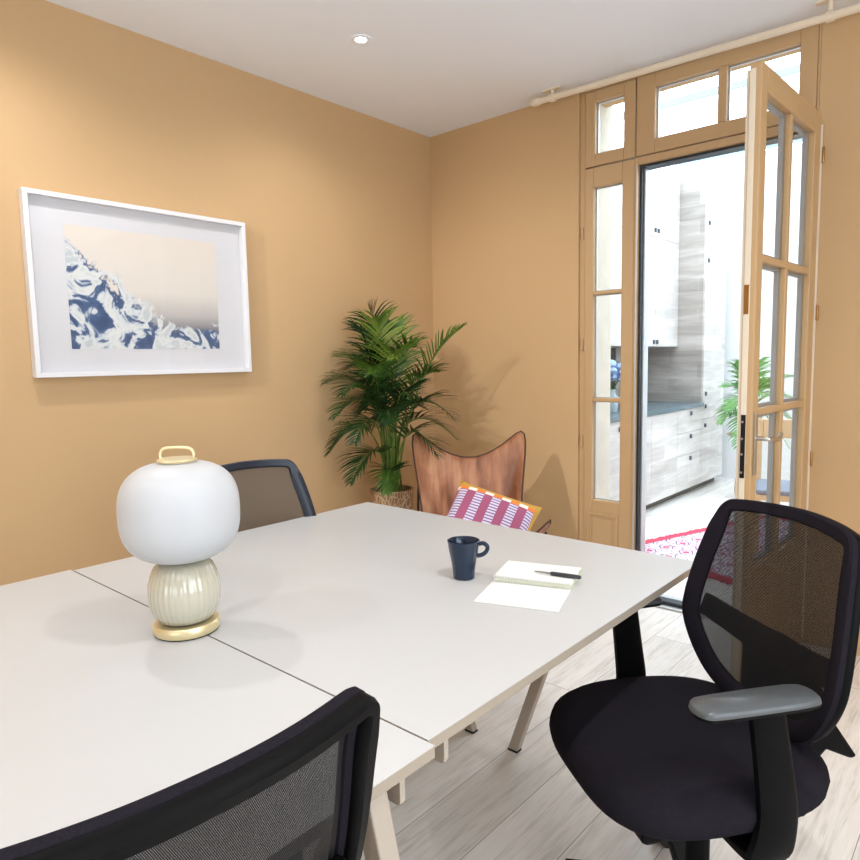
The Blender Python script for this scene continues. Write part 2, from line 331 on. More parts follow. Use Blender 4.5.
# ------------------------------------------------------------------ mesh builder
class MB:
    def __init__(s): s.v = []; s.f = []; s.mi = []
    def add(s, vs, fs, mi=0):
        o = len(s.v); s.v += [tuple(p) for p in vs]; s.f += [tuple(i+o for i in f) for f in fs]; s.mi += [mi]*len(fs); return s
    def box(s, x0, x1, y0, y1, z0, z1, mi=0, mat=None):
        vs = [Vector((x, y, z)) for z in (z0, z1) for y in (y0, y1) for x in (x0, x1)]
        if mat: vs = [mat @ v for v in vs]
        return s.add(vs, [(0, 2, 3, 1), (4, 5, 7, 6), (0, 1, 5, 4), (2, 6, 7, 3), (0, 4, 6, 2), (1, 3, 7, 5)], mi)
    def tube(s, pts, r, n=10, closed=False, caps=True, mi=0, radii=None):
        pts = [Vector(p) for p in pts]; N = len(pts); rings = []
        prev = None
        for i, p in enumerate(pts):
            if closed: t = (pts[(i+1) % N]-pts[i-1])
            else: t = pts[min(i+1, N-1)]-pts[max(i-1, 0)]
            t.normalize()
            if prev is None:
                a = Vector((0, 0, 1)) if abs(t.z) < .9 else Vector((1, 0, 0)); u = t.cross(a).normalized()
            else:
                u = (prev - t*prev.dot(t)).normalized()
            prev = u; w = t.cross(u); rr = radii[i] if radii else r
            rings.append([p+rr*(math.cos(2*PI*k/n)*u+math.sin(2*PI*k/n)*w) for k in range(n)])
        vs = [v for rg in rings for v in rg]; fs = []
        for i in range(N if closed else N-1):
            j = (i+1) % N
            for k in range(n): fs.append((i*n+k, i*n+(k+1) % n, j*n+(k+1) % n, j*n+k))
        if caps and not closed: fs += [tuple(range(n-1, -1, -1)), tuple((N-1)*n+k for k in range(n))]
        return s.add(vs, fs, mi)
    def lathe(s, prof, n=48, c=(0, 0, 0), rib=None, mi=0, axis='z'):
        vs = []; fs = []
        for r, z in prof:
            for k in range(n):
                a = 2*PI*k/n; q = r*(rib(a, z) if rib else 1)
                if axis == 'z': vs.append((c[0]+q*math.cos(a), c[1]+q*math.sin(a), c[2]+z))
                elif axis == 'y': vs.append((c[0]+q*math.cos(a), c[1]+z, c[2]+q*math.sin(a)))
                else: vs.append((c[0]+z, c[1]+q*math.cos(a), c[2]+q*math.sin(a)))
        for i in range(len(prof)-1):
            for k in range(n): fs.append((i*n+k, i*n+(k+1) % n, (i+1)*n+(k+1) % n, (i+1)*n+k))
        if prof[0][0] > 1e-5: fs.append(tuple(range(n-1, -1, -1)))
        if prof[-1][0] > 1e-5: fs.append(tuple((len(prof)-1)*n+k for k in range(n)))
        return s.add(vs, fs, mi)
    def band(s, pts, nrm, w, t, closed=False, mi=0):
        """flat bar swept along pts; w across (in surface), t along nrm; rounded section"""
        pts = [Vector(p) for p in pts]; N = len(pts)
        sec = [(-.5, -.25), (-.5, .25), (-.36, .5), (.36, .5), (.5, .25), (.5, -.25), (.36, -.5), (-.36, -.5)]; n = len(sec); vs = []; fs = []
        for i, p in enumerate(pts):
            tt = (pts[(i+1) % N]-pts[i-1]) if closed else (pts[min(i+1, N-1)]-pts[max(i-1, 0)])
            tt.normalize(); nn = Vector(nrm[i] if isinstance(nrm, list) else nrm); nn = (nn-tt*nn.dot(tt)).normalized(); b = tt.cross(nn)
            ww = w[i] if isinstance(w, list) else w; th = t[i] if isinstance(t, list) else t
            vs += [p+b*(a*ww)+nn*(c*th) for a, c in sec]
        for i in range(N if closed else N-1):
            j = (i+1) % N
            for k in range(n): fs.append((i*n+k, i*n+(k+1) % n, j*n+(k+1) % n, j*n+k))
        if not closed: fs += [tuple(range(n-1, -1, -1)), tuple((N-1)*n+k for k in range(n))]
        return s.add(vs, fs, mi)
    def prism(s, poly, a, b, axis='x', mi=0, mat=None, scale_b=1):
        """poly in the two other axes, extruded a..b"""
        def P(p, h):
            if axis == 'x': return Vector((h, p[0], p[1]))
            if axis == 'y': return Vector((p[0], h, p[1]))
            return Vector((p[0], p[1], h))
        n = len(poly); vs = [P(p, a) for p in poly]+[P(p, b) for p in poly]
        if mat: vs = [mat @ v for v in vs]
        fs = [tuple(range(n-1, -1, -1)), tuple(range(n, 2*n))]+[(i, (i+1) % n, n+(i+1) % n, n+i) for i in range(n)]
        return s.add(vs, fs, mi)
    def build(s, name, mats, parent=None, smooth=False, bevel=0, bseg=2, sub=0, solid=0, kind=None, angle=40):
        me = bpy.data.meshes.new(name); me.from_pydata(s.v, [], s.f)
        if not isinstance(mats, (list, tuple)): mats = [mats]
        for m in mats: me.materials.append(m)
        for p, mi in zip(me.polygons, s.mi): p.material_index = mi
        bm = bmesh.new(); bm.from_mesh(me); bmesh.ops.recalc_face_normals(bm, faces=bm.faces)
        if smooth:
            for f_ in bm.faces: f_.smooth = True
            for e_ in bm.edges:
                if len(e_.link_faces) == 2 and e_.calc_face_angle(0) > R(angle): e_.smooth = False
        bm.to_mesh(me); bm.free()
        o = bpy.data.objects.new(name, me); col.objects.link(o)
        if parent: o.parent = parent
        if bevel:
            md = o.modifiers.new('bevel', 'BEVEL'); md.width = bevel; md.segments = bseg; md.limit_method = 'ANGLE'; md.angle_limit = R(35)
        if solid:
            md = o.modifiers.new('solid', 'SOLIDIFY'); md.thickness = solid; md.offset = 0
        if sub:
            md = o.modifiers.new('sub', 'SUBSURF'); md.levels = sub; md.render_levels = sub
        if kind: o['kind'] = kind
        return o
def thing(name, label, cat, loc=(0, 0, 0), rz=0, group=None, kind=None):
    o = bpy.data.objects.new(name, None); col.objects.link(o); o.location = loc; o.rotation_euler = (0, 0, rz); o.empty_display_size = .1
    tag(o, label, cat, group, kind); return o
def tag(o, label=None, cat=None, group=None, kind=None):
    if label: o['label'] = label
    if cat: o['category'] = cat
    if group: o['group'] = group
    if kind: o['kind'] = kind
    return o
def copy_tree(o, parent=None):
    c = o.copy(); col.objects.link(c); c.parent = parent
    for ch in [x for x in list(bpy.data.objects) if x.parent == o]: copy_tree(ch, c)
    return c
def smoothline(pts, n=8, closed=False):
    pts = [Vector(p) for p in pts]; N = len(pts); out = []
    rng = N if closed else N-1
    for i in range(rng):
        if closed: p0, p1, p2, p3 = pts[i-1], pts[i], pts[(i+1) % N], pts[(i+2) % N]
        else: p0, p1, p2, p3 = pts[max(i-1, 0)], pts[i], pts[i+1], pts[min(i+2, N-1)]
        for k in range(n):
            t = k/n; out.append(.5*((2*p1)+(p2-p0)*t+(2*p0-5*p1+4*p2-p3)*t*t+(3*p1-p0-3*p2+p3)*t**3))
    if not closed: out.append(pts[-1])
    return out

# ------------------------------------------------------------------ room
XL, YB, H = -2.83, 3.25, 2.655
XR, YF = 2.1, -2.3
OX0, OX1, OZ = -1.80, -.69, 2.645           # joinery opening in the back wall
WT = .30                                     # back wall thickness
YP = 7.25; PXL, PXR, PH = -2.86, 0.3, 3.25   # glazed kitchen court behind
def struct(mb, name, mat, **k):
    return mb.build(name, mat, kind='structure', **k)
struct(MB().box(XL-.15, XR+.15, YF-.15, YP+.15, -.1, 0), 'floor', M['floor'])
struct(MB().box(XL-.15, XR+.15, YF-.15, YB+WT, H, H+.15), 'ceiling', M['ceiling'])
struct(MB().box(XL-.15, XL, YF-.15, YB+WT, 0, H), 'wall_left', M['wall'])
wb = MB().box(XL, OX0, YB, YB+WT-.01, 0, H).box(OX1, XR, YB, YB+WT-.01, 0, H).box(OX0, OX1, YB, YB+WT-.01, OZ, H)
struct(wb, 'wall_back', M['wall'])
# outer skin of the same wall, towards the court: pale rough render
ws = MB().box(XL, OX0-.0, YB+WT-.01, YB+WT+.08, 0, PH).box(OX1+.25, PXR, YB+WT-.01, YB+WT+.08, 0, PH).box(OX0, OX1+.25, YB+WT-.01, YB+WT+.08, OZ+.05, PH)
ws.box(OX0-.01, OX0+.004, YB+.09, YB+WT-.01, 0, OZ)
struct(ws, 'wall_court', M['stone'])
# unseen front and right walls, windows put in to let fill daylight through
wf = MB().box(XL, XR, YF-.15, YF, 0, .12).box(XL, XR, YF-.15, YF, 1.5, H).box(XL, -.7, YF-.15, YF, .12, 1.5).box(.9, XR, YF-.15, YF, .12, 1.5)
struct(wf, 'wall_front', M['wall'])
wr = MB().box(XR, XR+.15, YF, YB, 0, .5).box(XR, XR+.15, YF, YB, 2.35, H).box(XR, XR+.15, YF, -.8, .5, 2.35).box(XR, XR+.15, 1.7, YB, .5, 2.35)
struct(wr, 'wall_right', M['wall'])
def fill_window(n, x0, x1, y0, y1, z0, z1):
    w = bpy.data.objects.new('window_%d' % n, None); col.objects.link(w); w['kind'] = 'structure'
    f = MB(); t = .05
    if abs(x1-x0) > abs(y1-y0):
        f.box(x0, x1, y0, y1, z0, z0+t).box(x0, x1, y0, y1, z1-t, z1)
        for k in range(3):
            xx = x0+(x1-x0-t)*k/2; f.box(xx, xx+t, y0, y1, z0+t, z1-t)
        g = MB().box(x0, x1, (y0+y1)/2-.002, (y0+y1)/2+.002, z0, z1)
    else:
        f.box(x0, x1, y0, y1, z0, z0+t).box(x0, x1, y0, y1, z1-t, z1)
        for k in range(3):
            yy = y0+(y1-y0-t)*k/2; f.box(x0, x1, yy, yy+t, z0+t, z1-t)
        g = MB().box((x0+x1)/2-.002, (x0+x1)/2+.002, y0, y1, z0, z1)
    f.build('window_frame', M['joinery'], w, bevel=.004); g.build('window_pane', M['glass'], w)
fill_window(4, -.7, .9, YF-.1, YF-.04, .12, 1.5)  # unseen window behind the camera, added for fill daylight
fill_window(6, XR+.05, XR+.11, -.8, 1.7, .5, 2.35)  # unseen side window, sized for the fill daylight it lets in
# baseboards
def bboard(name, x0, x1, y0, y1):
    struct(MB().box(x0, x1, y0, y1, 0, .105), name, M['joinery'], bevel=.005)
bboard('baseboard_left', XL, XL+.016, YF, YB)
bboard('baseboard_back', XL+.016, OX0-.02, YB-.016, YB)
bboard('baseboard_back.001', OX1+.02, XR, YB-.016, YB)

# ---- joinery in the back wall
YJ = YB+.005       # face of fixed joinery
tr = MB()          # surround
tr.box(OX0, OX0+.032, YB+.014, YB+.09, 0, OZ).box(OX1-.012, OX1, YB+.002, YB+.09, 0, OZ).box(OX0+.032, OX1-.012, YB+.002, YB+.09, OZ-.01, OZ)
struct(tr, 'trim_1', M['joinery'], bevel=.004)
DX0, DX1, DZ = -1.478, -.735, 2.222
jm = MB()
jm.box(-1.494, DX0+.002, YB+.003, YB+.08, 0, 2.256).box(DX1, OX1-.012, YB+.003, YB+.08, 0, 2.256).box(DX0+.002, DX1, YB+.003, YB+.08, DZ, 2.256)
struct(jm, 'trim_2', M['joinery'], bevel=.003)
gk = MB(); gk.box(DX0+.003, DX0+.014, YB+.025, YB+.10, .031, DZ).box(DX0+.014, DX1, YB+.025, YB+.10, DZ-.012, DZ-.001)
struct(gk, 'trim_3', M['darkalu'])
gk = MB(); gk.box(DX0+.0145, DX0+.022, YB+.05, YB+.105, .031, DZ-.013).box(DX0-.004, DX0+.0028, YB-.002, YB+.0029, .0, DZ)
struct(gk, 'trim_4', M['alu'])
th = MB(); th.box(DX0, DX1, YB+.03, YB+.09, .002, .03, 0).box(DX0, DX1, YB+.09, YB+.15, .002, .022, 1).box(DX0, DX1, YB+.0, YB+.03, .002, .012, 1)
struct(th, 'trim_5', [M['darkalu'], M['alu']], bevel=.002)

def rect_ring(mb, x0, x1, z0, z1, gx0, gx1, gz0, gz1, y0, y1, mi=0):
    mb.box(x0, gx0, y0, y1, z0, z1, mi).box(gx1, x1, y0, y1, z0, z1, mi).box(gx0, gx1, y0, y1, z0, gz0, mi).box(gx0, gx1, y0, y1, gz1, z1, mi)
def fixed_window(name, x0, x1, z0, z1, gx, gz, bars_z=(), bars_x=(), panel=None):
    w = bpy.data.objects.new(name, None); col.objects.link(w); w['kind'] = 'structure'
    f = MB(); y0, y1 = YJ, YJ+.055
    rect_ring(f, x0, x1, z0, z1, gx[0], gx[1], gz[0], gz[1], y0, y1)
    for z in bars_z: f.box(gx[0], gx[1], y0+.004, y1, z-.009, z+.009)
    for x in bars_x: f.box(x-.019, x+.019, y0, y1, gz[0], gz[1])
    f.build('window_frame', M['joinery'], w, bevel=.004)
    zs = [gz[0]]+[z for z in bars_z]+[gz[1]]; xs = [gx[0]]+list(bars_x)+[gx[1]]
    for i in range(len(zs)-1):
        for j in range(len(xs)-1):
            gx0 = xs[j]+(.019 if j else 0); gx1 = xs[j+1]-(.019 if j < len(xs)-2 else 0)
            gz0 = zs[i]+(.009 if i else 0); gz1 = zs[i+1]-(.009 if i < len(zs)-2 else 0)
            MB().box(gx0, gx1, y0+.026, y0+.030, gz0, gz1).build('window_pane', M['glass'], w)
            b = MB(); rect_ring(b, gx0, gx1, gz0, gz1, gx0+.005, gx1-.005, gz0+.005, gz1-.005, y0+.031, y0+.045)
            b.build('glazing_bead', M['alu'], w)
    if panel:
        b = MB(); px0, px1, pz0, pz1 = panel
        rect_ring(b, px0, px1, pz0, pz1, px0+.018, px1-.018, pz0+.018, pz1-.018, y0-.008, y0+.001)
        b.box(px0+.035, px1-.035, y0-.004, y0+.001, pz0+.035, pz1-.035)
        b.build('raised_panel', M['joinery'], w, bevel=.003)
    return w
w1 = fixed_window('window_1', -1.766, -1.4945, .004, 2.254, (-1.718, -1.560), (.515, 2.156), bars_z=(1.057, 1.618), panel=(-1.745, -1.565, .12, .45))
fixed_window('window_2', -1.766, -1.4945, 2.262, 2.634, (-1.712, -1.555), (2.323, 2.58))
fixed_window('window_3', -1.4885, -.703, 2.262, 2.634, (-1.396, -.771), (2.33, 2.572), bars_x=(-1.084,))
hg = MB()
for z in (.83, 1.35, 1.93): hg.lathe([(.007, -.03), (.007, .03)], 12, (-1.782, YB+.008, z))
hg.build('hinge', M['joinery'], w1, smooth=True)

# ---- open glazed leaf, swung into the room
leaf = bpy.data.objects.new('door_1', None); col.objects.link(leaf); leaf['kind'] = 'structure'
leaf.location = (-.672, 3.212, 0); leaf.rotation_euler = (0, 0, math.atan2(-.030, .71)*-1*-1)   # local -y is along the leaf
leaf.rotation_euler = (0, 0, -math.atan2(.030, .71))
LW = .718; LT = .040; LH = 2.252
# local frame: y from 0 (hinge) to -LW (free edge); x from 0 (face towards camera) to -LT
f = MB()
def lbox(mb, a, b, z0, z1, x0=-LT, x1=0., mi=0): mb.box(x0, x1, -b, -a, z0, z1, mi)
lbox(f, 0, .08, .012, LH); lbox(f, LW-.062, LW, .012, LH)
lbox(f, .08, LW-.062, .012, .50); lbox(f, .08, LW-.062, 2.165, LH)
lbox(f, .352, .380, .50, 2.165, -LT+.006, -.004)
for z in (1.075, 1.615): lbox(f, .08, LW-.062, z-.013, z+.013, -LT+.006, -.003)
f.build('door_frame', M['joinery'], leaf, bevel=.004)
b = MB(); lbox(b, LW, LW+.006, .02, LH-.02, -LT+.002, -.018); lbox(b, LW-.03, LW, .02, LH-.02, -LT-.010, -LT); b.build('rebate_strip', M['rodwhite'], leaf, bevel=.002)
for a0, a1 in ((.08, .352), (.38, LW-.062)):
    for z0, z1 in ((.50, 1.062), (1.088, 1.602), (1.628, 2.165)):
        g = MB(); lbox(g, a0, a1, z0, z1, -.026, -.022); g.build('window_pane', M['glass'], leaf)
        g = MB()
        for (p, q, r_, s_) in ((a0, a0+.012, z0, z1), (a1-.012, a1, z0, z1), (a0+.012, a1-.012, z0, z0+.012), (a0+.012, a1-.012, z1-.012, z1)): lbox(g, p, q, r_, s_, -LT-.004, -.027)
        g.build('glazing_bead', M['midgrey'], leaf)
g = MB(); lbox(g, .12, LW-.1, .1, .42, 0, .006); g.build('raised_panel', M['joinery'], leaf, bevel=.004)
lk = MB(); lbox(lk, LW+.006, LW+.009, .845, 1.07, -.034, -.018); lk.build('lock_plate', M['blackmetal'], leaf, bevel=.001)
lk = MB()
for z in (.865, .93, .985, 1.045): lk.lathe([(.004, 0), (.004, .002)], 10, (-.028, -(LW+.0115), z), axis='y')
lk.build('lock_screw', M['steel'], leaf)
bt = MB(); lbox(bt, LW+.006, LW+.008, 1.42, 1.52, -.036, -.02); bt.build('bolt_plate', M['oldbrass'], leaf)
hd = MB(); lbox(hd, LW-.042, LW-.02, .855, 1.075, 0, .008); hd.build('handle_plate', M['steel'], leaf, bevel=.003)
hd = MB(); yh = -(LW-.031); hd.tube(smoothline([(0.006, yh, .985), (.04, yh, .985), (.052, yh+.015, .984), (.054, yh+.05, .980), (.052, yh+.10, .976), (.046, yh+.135, .983), (.044, yh+.15, .99)], 5), .008, 12)
hd.build('door_handle', M['steel'], leaf, smooth=True)
for z in (.83, 1.45, 2.09):
    h_ = MB(); h_.lathe([(.0, -.034), (.003, -.033), (.006, -.028), (.006, .028), (.003, .033), (.0, .034)], 12, (.010, .004, z)); h_.build('hinge', M['oldbrass'], leaf, smooth=True)
sl = MB(); lbox(sl, -.006, .0, .03, 2.21, -.03, .006); sl.build('hinge_strip', M['rodwhite'], leaf, bevel=.001)

# ---- curtain rod
cr_ = thing('curtain_rod', 'cream curtain rod mounted high above the glazed doors', 'curtain rod', (-1.9, 3.13, 2.61))
def rel(p, o=(-1.9, 3.13, 2.61)): return (p[0]-o[0], p[1]-o[1], p[2]-o[2])
zr = lambda x: 2.612 - .018*(x+1.9)
MB().tube([rel((-1.97, 3.13, zr(-1.97))), rel((.6, 3.13, zr(.6)))], .0155, 16).build('rod', M['rodwhite'], cr_, smooth=True)
for x in (-1.885, -.64):
    b = MB(); b.tube([rel((x, 3.13, zr(x)-.0)), rel((x, 3.13, H-.006))], .009, 12); b.box(*[v for pr_ in zip(rel((x-.05, 3.115, H-.008)), rel((x+.05, 3.145, H))) for v in pr_])
    b.tube([rel((x-.013, 3.13, zr(x))), rel((x+.013, 3.13, zr(x)))], .021, 16)
    b.build('rod_bracket', M['rodwhite'], cr_, smooth=True)
b = MB(); b.lathe([(0, -.05), (.014, -.046), (.02, -.03), (.02, 0), (.016, .008)], 20, rel((-1.965, 3.13, zr(-1.97))), axis='x'); b.build('finial', M['rodwhite'], cr_, smooth=True)

# ---- downlights
def make_downlight(x, y):
    t = thing('downlight', 'small round recessed downlight glowing in the white ceiling', 'ceiling light', (x, y, H))
    MB().lathe([(.0235, -.001), (.026, -.005), (.043, -.004), (.045, -.0005), (.045, 0)], 32).build('trim_ring', M['ceiling'], t, smooth=True)
    MB().lathe([(0, -.003), (.023, -.003), (.023, -.001), (0, -.001)], 32).build('lens', M['ledlens'], t)
    return t
def lampspot(x, y, p=1.0, ang=158):
    l = bpy.data.lights.new('downlight_lamp', 'SPOT'); l.energy = SPOT*p; l.color = (1, .985, .975); l.spot_size = R(ang); l.spot_blend = 1.0; l.shadow_soft_size = .03
    o = bpy.data.objects.new('downlight_lamp', l); o.location = (x, y, H-.03); col.objects.link(o)
SPOT = 68
base = make_downlight(-2.2, 2.09)
first = True
spots = [(-2.2, 2.09), (-2.25, .71), (-1.98, -.68), (-.21, 1.01), (-.21, -.5), (1.3, 1.0), (1.3, -.6)]
for i, (x, y) in enumerate(spots):
    if i:
        c = copy_tree(base); c.location = (x, y, H); c['label'] = 'recessed round ceiling downlight out of view overhead'; c['group'] = 'downlights out of view'
    if i == 2:      # unseen tilted spot, added to throw the palm's shadow on the back wall
        l = bpy.data.lights.new('added_spot_lamp', 'SPOT'); l.energy = 200; l.color = (1, .97, .93); l.spot_size = R(44); l.spot_blend = .9; l.shadow_soft_size = .018
        o = bpy.data.objects.new('added_spot_lamp', l); o.location = (x, y, H-.03); col.objects.link(o)
        o.rotation_euler = (Vector((-2.3, 2.95, 1.15))-Vector((x, y, H-.03))).to_track_quat('-Z', 'Y').to_euler()
        lampspot(x, y, .7); continue
    lampspot(x, y, (.35 if y > 2 else .7) if x < -1 else .9)

# ------------------------------------------------------------------ glazed court with kitchen
pw = MB().box(PXL-.15, PXL, YB+WT, YP+.15, 0, PH); struct(pw, 'wall_court_left', M['white'])
struct(MB().box(PXL, PXR, YP, YP+.15, 0, PH), 'wall_court_far', M['white'])
struct(MB().box(PXR, PXR+.15, YB+WT+.08, YP+.15, 0, PH), 'wall_court_right', M['white'])
struct(MB().box(PXL+.8, PXR, YP-.02, YP, 0, .13), 'baseboard_court', M['white'], bevel=.004)
sk = bpy.data.objects.new('window_5', None); col.objects.link(sk); sk['kind'] = 'structure'
b = MB()
for y in (3.65, 4.55, 5.45, 6.35, 7.2): b.box(PXL, PXR, y-.009, y+.009, PH, PH+.05)
b.build('window_frame', pmat('pale_blue_grey_bars', (150, 176, 196), .5), sk)
MB().box(PXL, PXR, 3.6, YP, PH+.06, PH+.066).build('window_pane', M['glass'], sk)

KX = -2.25
def handle(parent, y, z, x=KX, w=.028, h=.036):
    MB().box(x+.0005, x+.014, y-w/2, y+w/2, z-h/2, z+h/2).build('handle', M['gasket'], parent, bevel=.002)
def cab(name, label, cat, y0, y1, z0, z1, x=KX, depth=.58, doors=(), side=None, toe=True, group=None):
    t = thing(name, label, cat, (0, 0, 0), group=group)
    m = side or M['kwhite']
    c = MB().box(x-depth, x-.02, y0+.001, y1-.001, z0, z1)
    c.build('carcass', m, t)
    if toe: MB().box(x-depth, x-.07, y0+.001, y1-.001, 0.001, z0).build('plinth', M['kdark'], t)
    for kind, a, b2, c0, c1, hs in doors:
        d = MB().box(x-.0195, x, a+.0015, b2-.0015, c0+.0015, c1-.0015).build(kind, M['kwhite'], t, bevel=.0015)
        for (hy, hz) in hs: handle(d, hy, hz, x)
    return t
zt = .80
cab('base_cabinet', 'pale oak base cabinet nearest the glazed side panel', 'cabinet', 3.75, 4.73, .07, zt, doors=[('door', 3.75, 4.24, .07, zt, [(4.2, .74)]), ('door', 4.24, 4.73, .07, zt, [(4.69, .74)])])
cab('base_cabinet', 'pale oak single door base cabinet left of the wider one', 'cabinet', 4.73, 5.28, .07, zt, doors=[('door', 4.73, 5.28, .07, zt, [])])
cab('base_cabinet', 'pale oak single door base cabinet beside the drawers', 'cabinet', 5.28, 5.83, .07, zt, doors=[('door', 5.28, 5.83, .07, zt, [])])
cab('drawer_cabinet', 'pale oak drawer unit of three drawers beside the tall cabinet', 'cabinet', 5.83, 6.44, .07, zt,
    doors=[('drawer', 5.83, 6.44, .59, zt, [(6.135, .76)]), ('drawer', 5.83, 6.44, .39, .59, [(6.135, .55)]), ('drawer', 5.83, 6.44, .07, .39, [(6.135, .35)])])
cab('tall_cabinet', 'floor to ceiling pale oak cabinet at the far end of the kitchen', 'cabinet', 6.44, 7.02, .07, 2.92, side=M['kshade'],
    doors=[('door', 6.44, 7.02, .07, .68, [(6.50, .62)]), ('door', 6.44, 7.02, .68, 2.25, [(6.50, .80), (6.50, .92), (6.50, 2.16)]), ('door', 6.44, 7.02, 2.25, 2.92, [(6.50, 2.50)])])
for y0, y1, lab in ((4.35, 5.38, 'pale oak wall cabinet nearer the glazed doors'), (5.38, 6.438, 'pale oak wall cabinet next to the tall cabinet')):
    ym = (y0+y1)/2
    cab('wall_cabinet', lab, 'cabinet', y0, y1, 1.37, 2.9, x=-2.5, depth=.345, toe=False,
        doors=[('door', y0, ym, 1.37, 2.33, [(ym-.035, 1.41)]), ('door', ym, y1, 1.37, 2.33, [(ym+.035, 1.41)]), ('door', y0, ym, 2.33, 2.9, [(ym-.035, 2.39)]), ('door', ym, y1, 2.33, 2.9, [(ym+.035, 2.39)])])
tag(MB().box(KX-.60, KX+.012, 3.70, 6.438, zt+.001, zt+.04).build('worktop', M['worktop'], bevel=.003), 'slate blue worktop running along the kitchen base cabinets', 'worktop')
tag(MB().box(PXL+.001, PXL+.014, 5.85, 6.438, zt+.041, 1.368).build('splashback', M['kshade']), 'grey wood look splashback under the wall cabinets', 'splashback')
tag(MB().box(PXL+.001, PXL+.012, 3.9, 5.845, zt+.041, 1.368).build('mirror_panel', M['mirror']), 'smoky mirror panel behind the kitchen worktop', 'mirror')
# flowers in a vase on the worktop
vz = thing('flower_vase', 'vase of pale blue flowers on the slate kitchen worktop', 'flowers', (-2.5, 5.06, zt+.041))
MB().lathe([(.0, 0), (.045, .0), (.055, .05), (.05, .12), (.032, .16), (.036, .18), (.03, .18), (.026, .16), (0, .02)], 24).build('vase', M['vase'], vz, smooth=True)
fl = MB(); rn = random.Random(3)
for k in range(16):
    a = rn.random()*2*PI; rr = rn.random()*.12; zc = .26+rn.random()*.15-rr*.4
    c = Vector((rr*math.cos(a), rr*math.sin(a), zc))
    fl.lathe([(.0, -.035), (.03, -.02), (.042, 0), (.03, .022), (0, .034)], 9, c)
fl.build('blossom', M['bluepetal'], vz, smooth=True)
st_ = MB()
for k in range(6):
    a = k*PI/3; st_.tube([(0, 0, .1), (.03*math.cos(a), .03*math.sin(a), .2), (.09*math.cos(a), .09*math.sin(a), .30)], .003, 5)
st_.build('stem', M['stem'], vz)

# rug, rotated
rg = thing('rug', 'pink and purple patterned rug with raspberry fringe on the kitchen floor', 'rug', (-1.17, 4.72, 0), -math.atan2(.32, .95))
W2, L2 = .56, .80
r1 = MB(); nx, ny = 10, 20; vs = []; fs = []
for j in range(ny+1):
    for i in range(nx+1):
        vs.append((-W2+2*W2*i/nx, -L2+2*L2*j/ny, .008+.0015*math.sin(i*1.3)*math.cos(j*.9)))
for j in range(ny):
    for i in range(nx): a = j*(nx+1)+i; fs.append((a, a+1, a+nx+2, a+nx+1))
r1.add(vs, fs); r1.build('rug_field', M['rug'], rg, smooth=True, solid=.008)
fr_ = MB(); rn = random.Random(5)
def tassel(x, y, dx, dy):
    l = .035+rn.random()*.02; w = .007; nx_, ny_ = -dy, dx; j = (rn.random()-.5)*.015
    fr_.add([(x-nx_*w, y-ny_*w, .003), (x+nx_*w, y+ny_*w, .003), (x+dx*l+nx_*(w+j), y+dy*l+ny_*(w+j), .002), (x+dx*l+nx_*(j-w), y+dy*l+ny_*(j-w), .002),
             (x-nx_*w, y-ny_*w, .013), (x+nx_*w, y+ny_*w, .013), (x+dx*l+nx_*(w+j), y+dy*l+ny_*(w+j), .007), (x+dx*l+nx_*(j-w), y+dy*l+ny_*(j-w), .007)],
            [(0, 1, 2, 3), (4, 5, 6, 7), (0, 1, 5, 4), (1, 2, 6, 5), (2, 3, 7, 6), (3, 0, 4, 7)])
k = -L2
while k < L2: tassel(-W2, k, -1, 0); tassel(W2, k, 1, 0); k += .017
k = -W2
while k < W2: tassel(k, -L2, 0, -1); tassel(k, L2, 0, 1); k += .017
fr_.build('fringe', M['fringe'], rg)
bd = MB()
for x in (-W2, W2-.035): bd.box(x, x+.035, -L2, L2, .0125, .0145)
for y in (-L2, L2-.035): bd.box(-W2, W2, y, y+.035, .0125, .0146)
bd.build('border', M['fringe'], rg)

# wooden chair in the court
wc = thing('wooden_chair', 'pale beech chair with grey blue seat seen through the open door pane', 'chair', (-1.0, 4.42, .0152), R(15))
MB().box(-.2, .2, -.2, .2, .445, .475).build('seat', M['blueseat'], wc, bevel=.01)
for sx in (-1, 1):
    MB().box(sx*.19-.016, sx*.19+.016, -.195, -.163, 0, .444).build('leg', M['wood'], wc, bevel=.004)
    MB().box(sx*.19-.016, sx*.19+.016, .168, .2, 0, .86).build('leg', M['wood'], wc, bevel=.004)
b = MB().box(-.174, .174, .175, .192, .74, .86); b.build('backrest', M['wood'], wc, bevel=.006)
MB().box(-.174, .174, -.19, .19, .41, .444).build('seat_rail', M['wood'], wc)

# plant table in the court
pt = thing('plant_table', 'round pink clay topped metal table by the white far wall', 'table', (-1.82, 6.45, 0))
MB().lathe([(0, .55), (.19, .55), (.2, .56), (.2, .57), (0, .575)], 32).build('tabletop', M['pinktray'], pt, smooth=True)
MB().lathe([(.10, 0), (.10, .012), (.02, .02), (.016, .3), (.035, .32), (.035, .40), (.016, .42), (.016, .549)], 20).build('pedestal', M['alu'], pt, smooth=True)
bk = thing('woven_basket', 'small pale woven basket on the floor under the plant table', 'basket', (-1.80, 6.22, 0))
MB().lathe([(0, 0), (.065, 0), (.078, .08), (.075, .19), (.068, .19), (.07, .02), (0, .015)], 28).build('body', M['wovenpale'], bk, smooth=True)

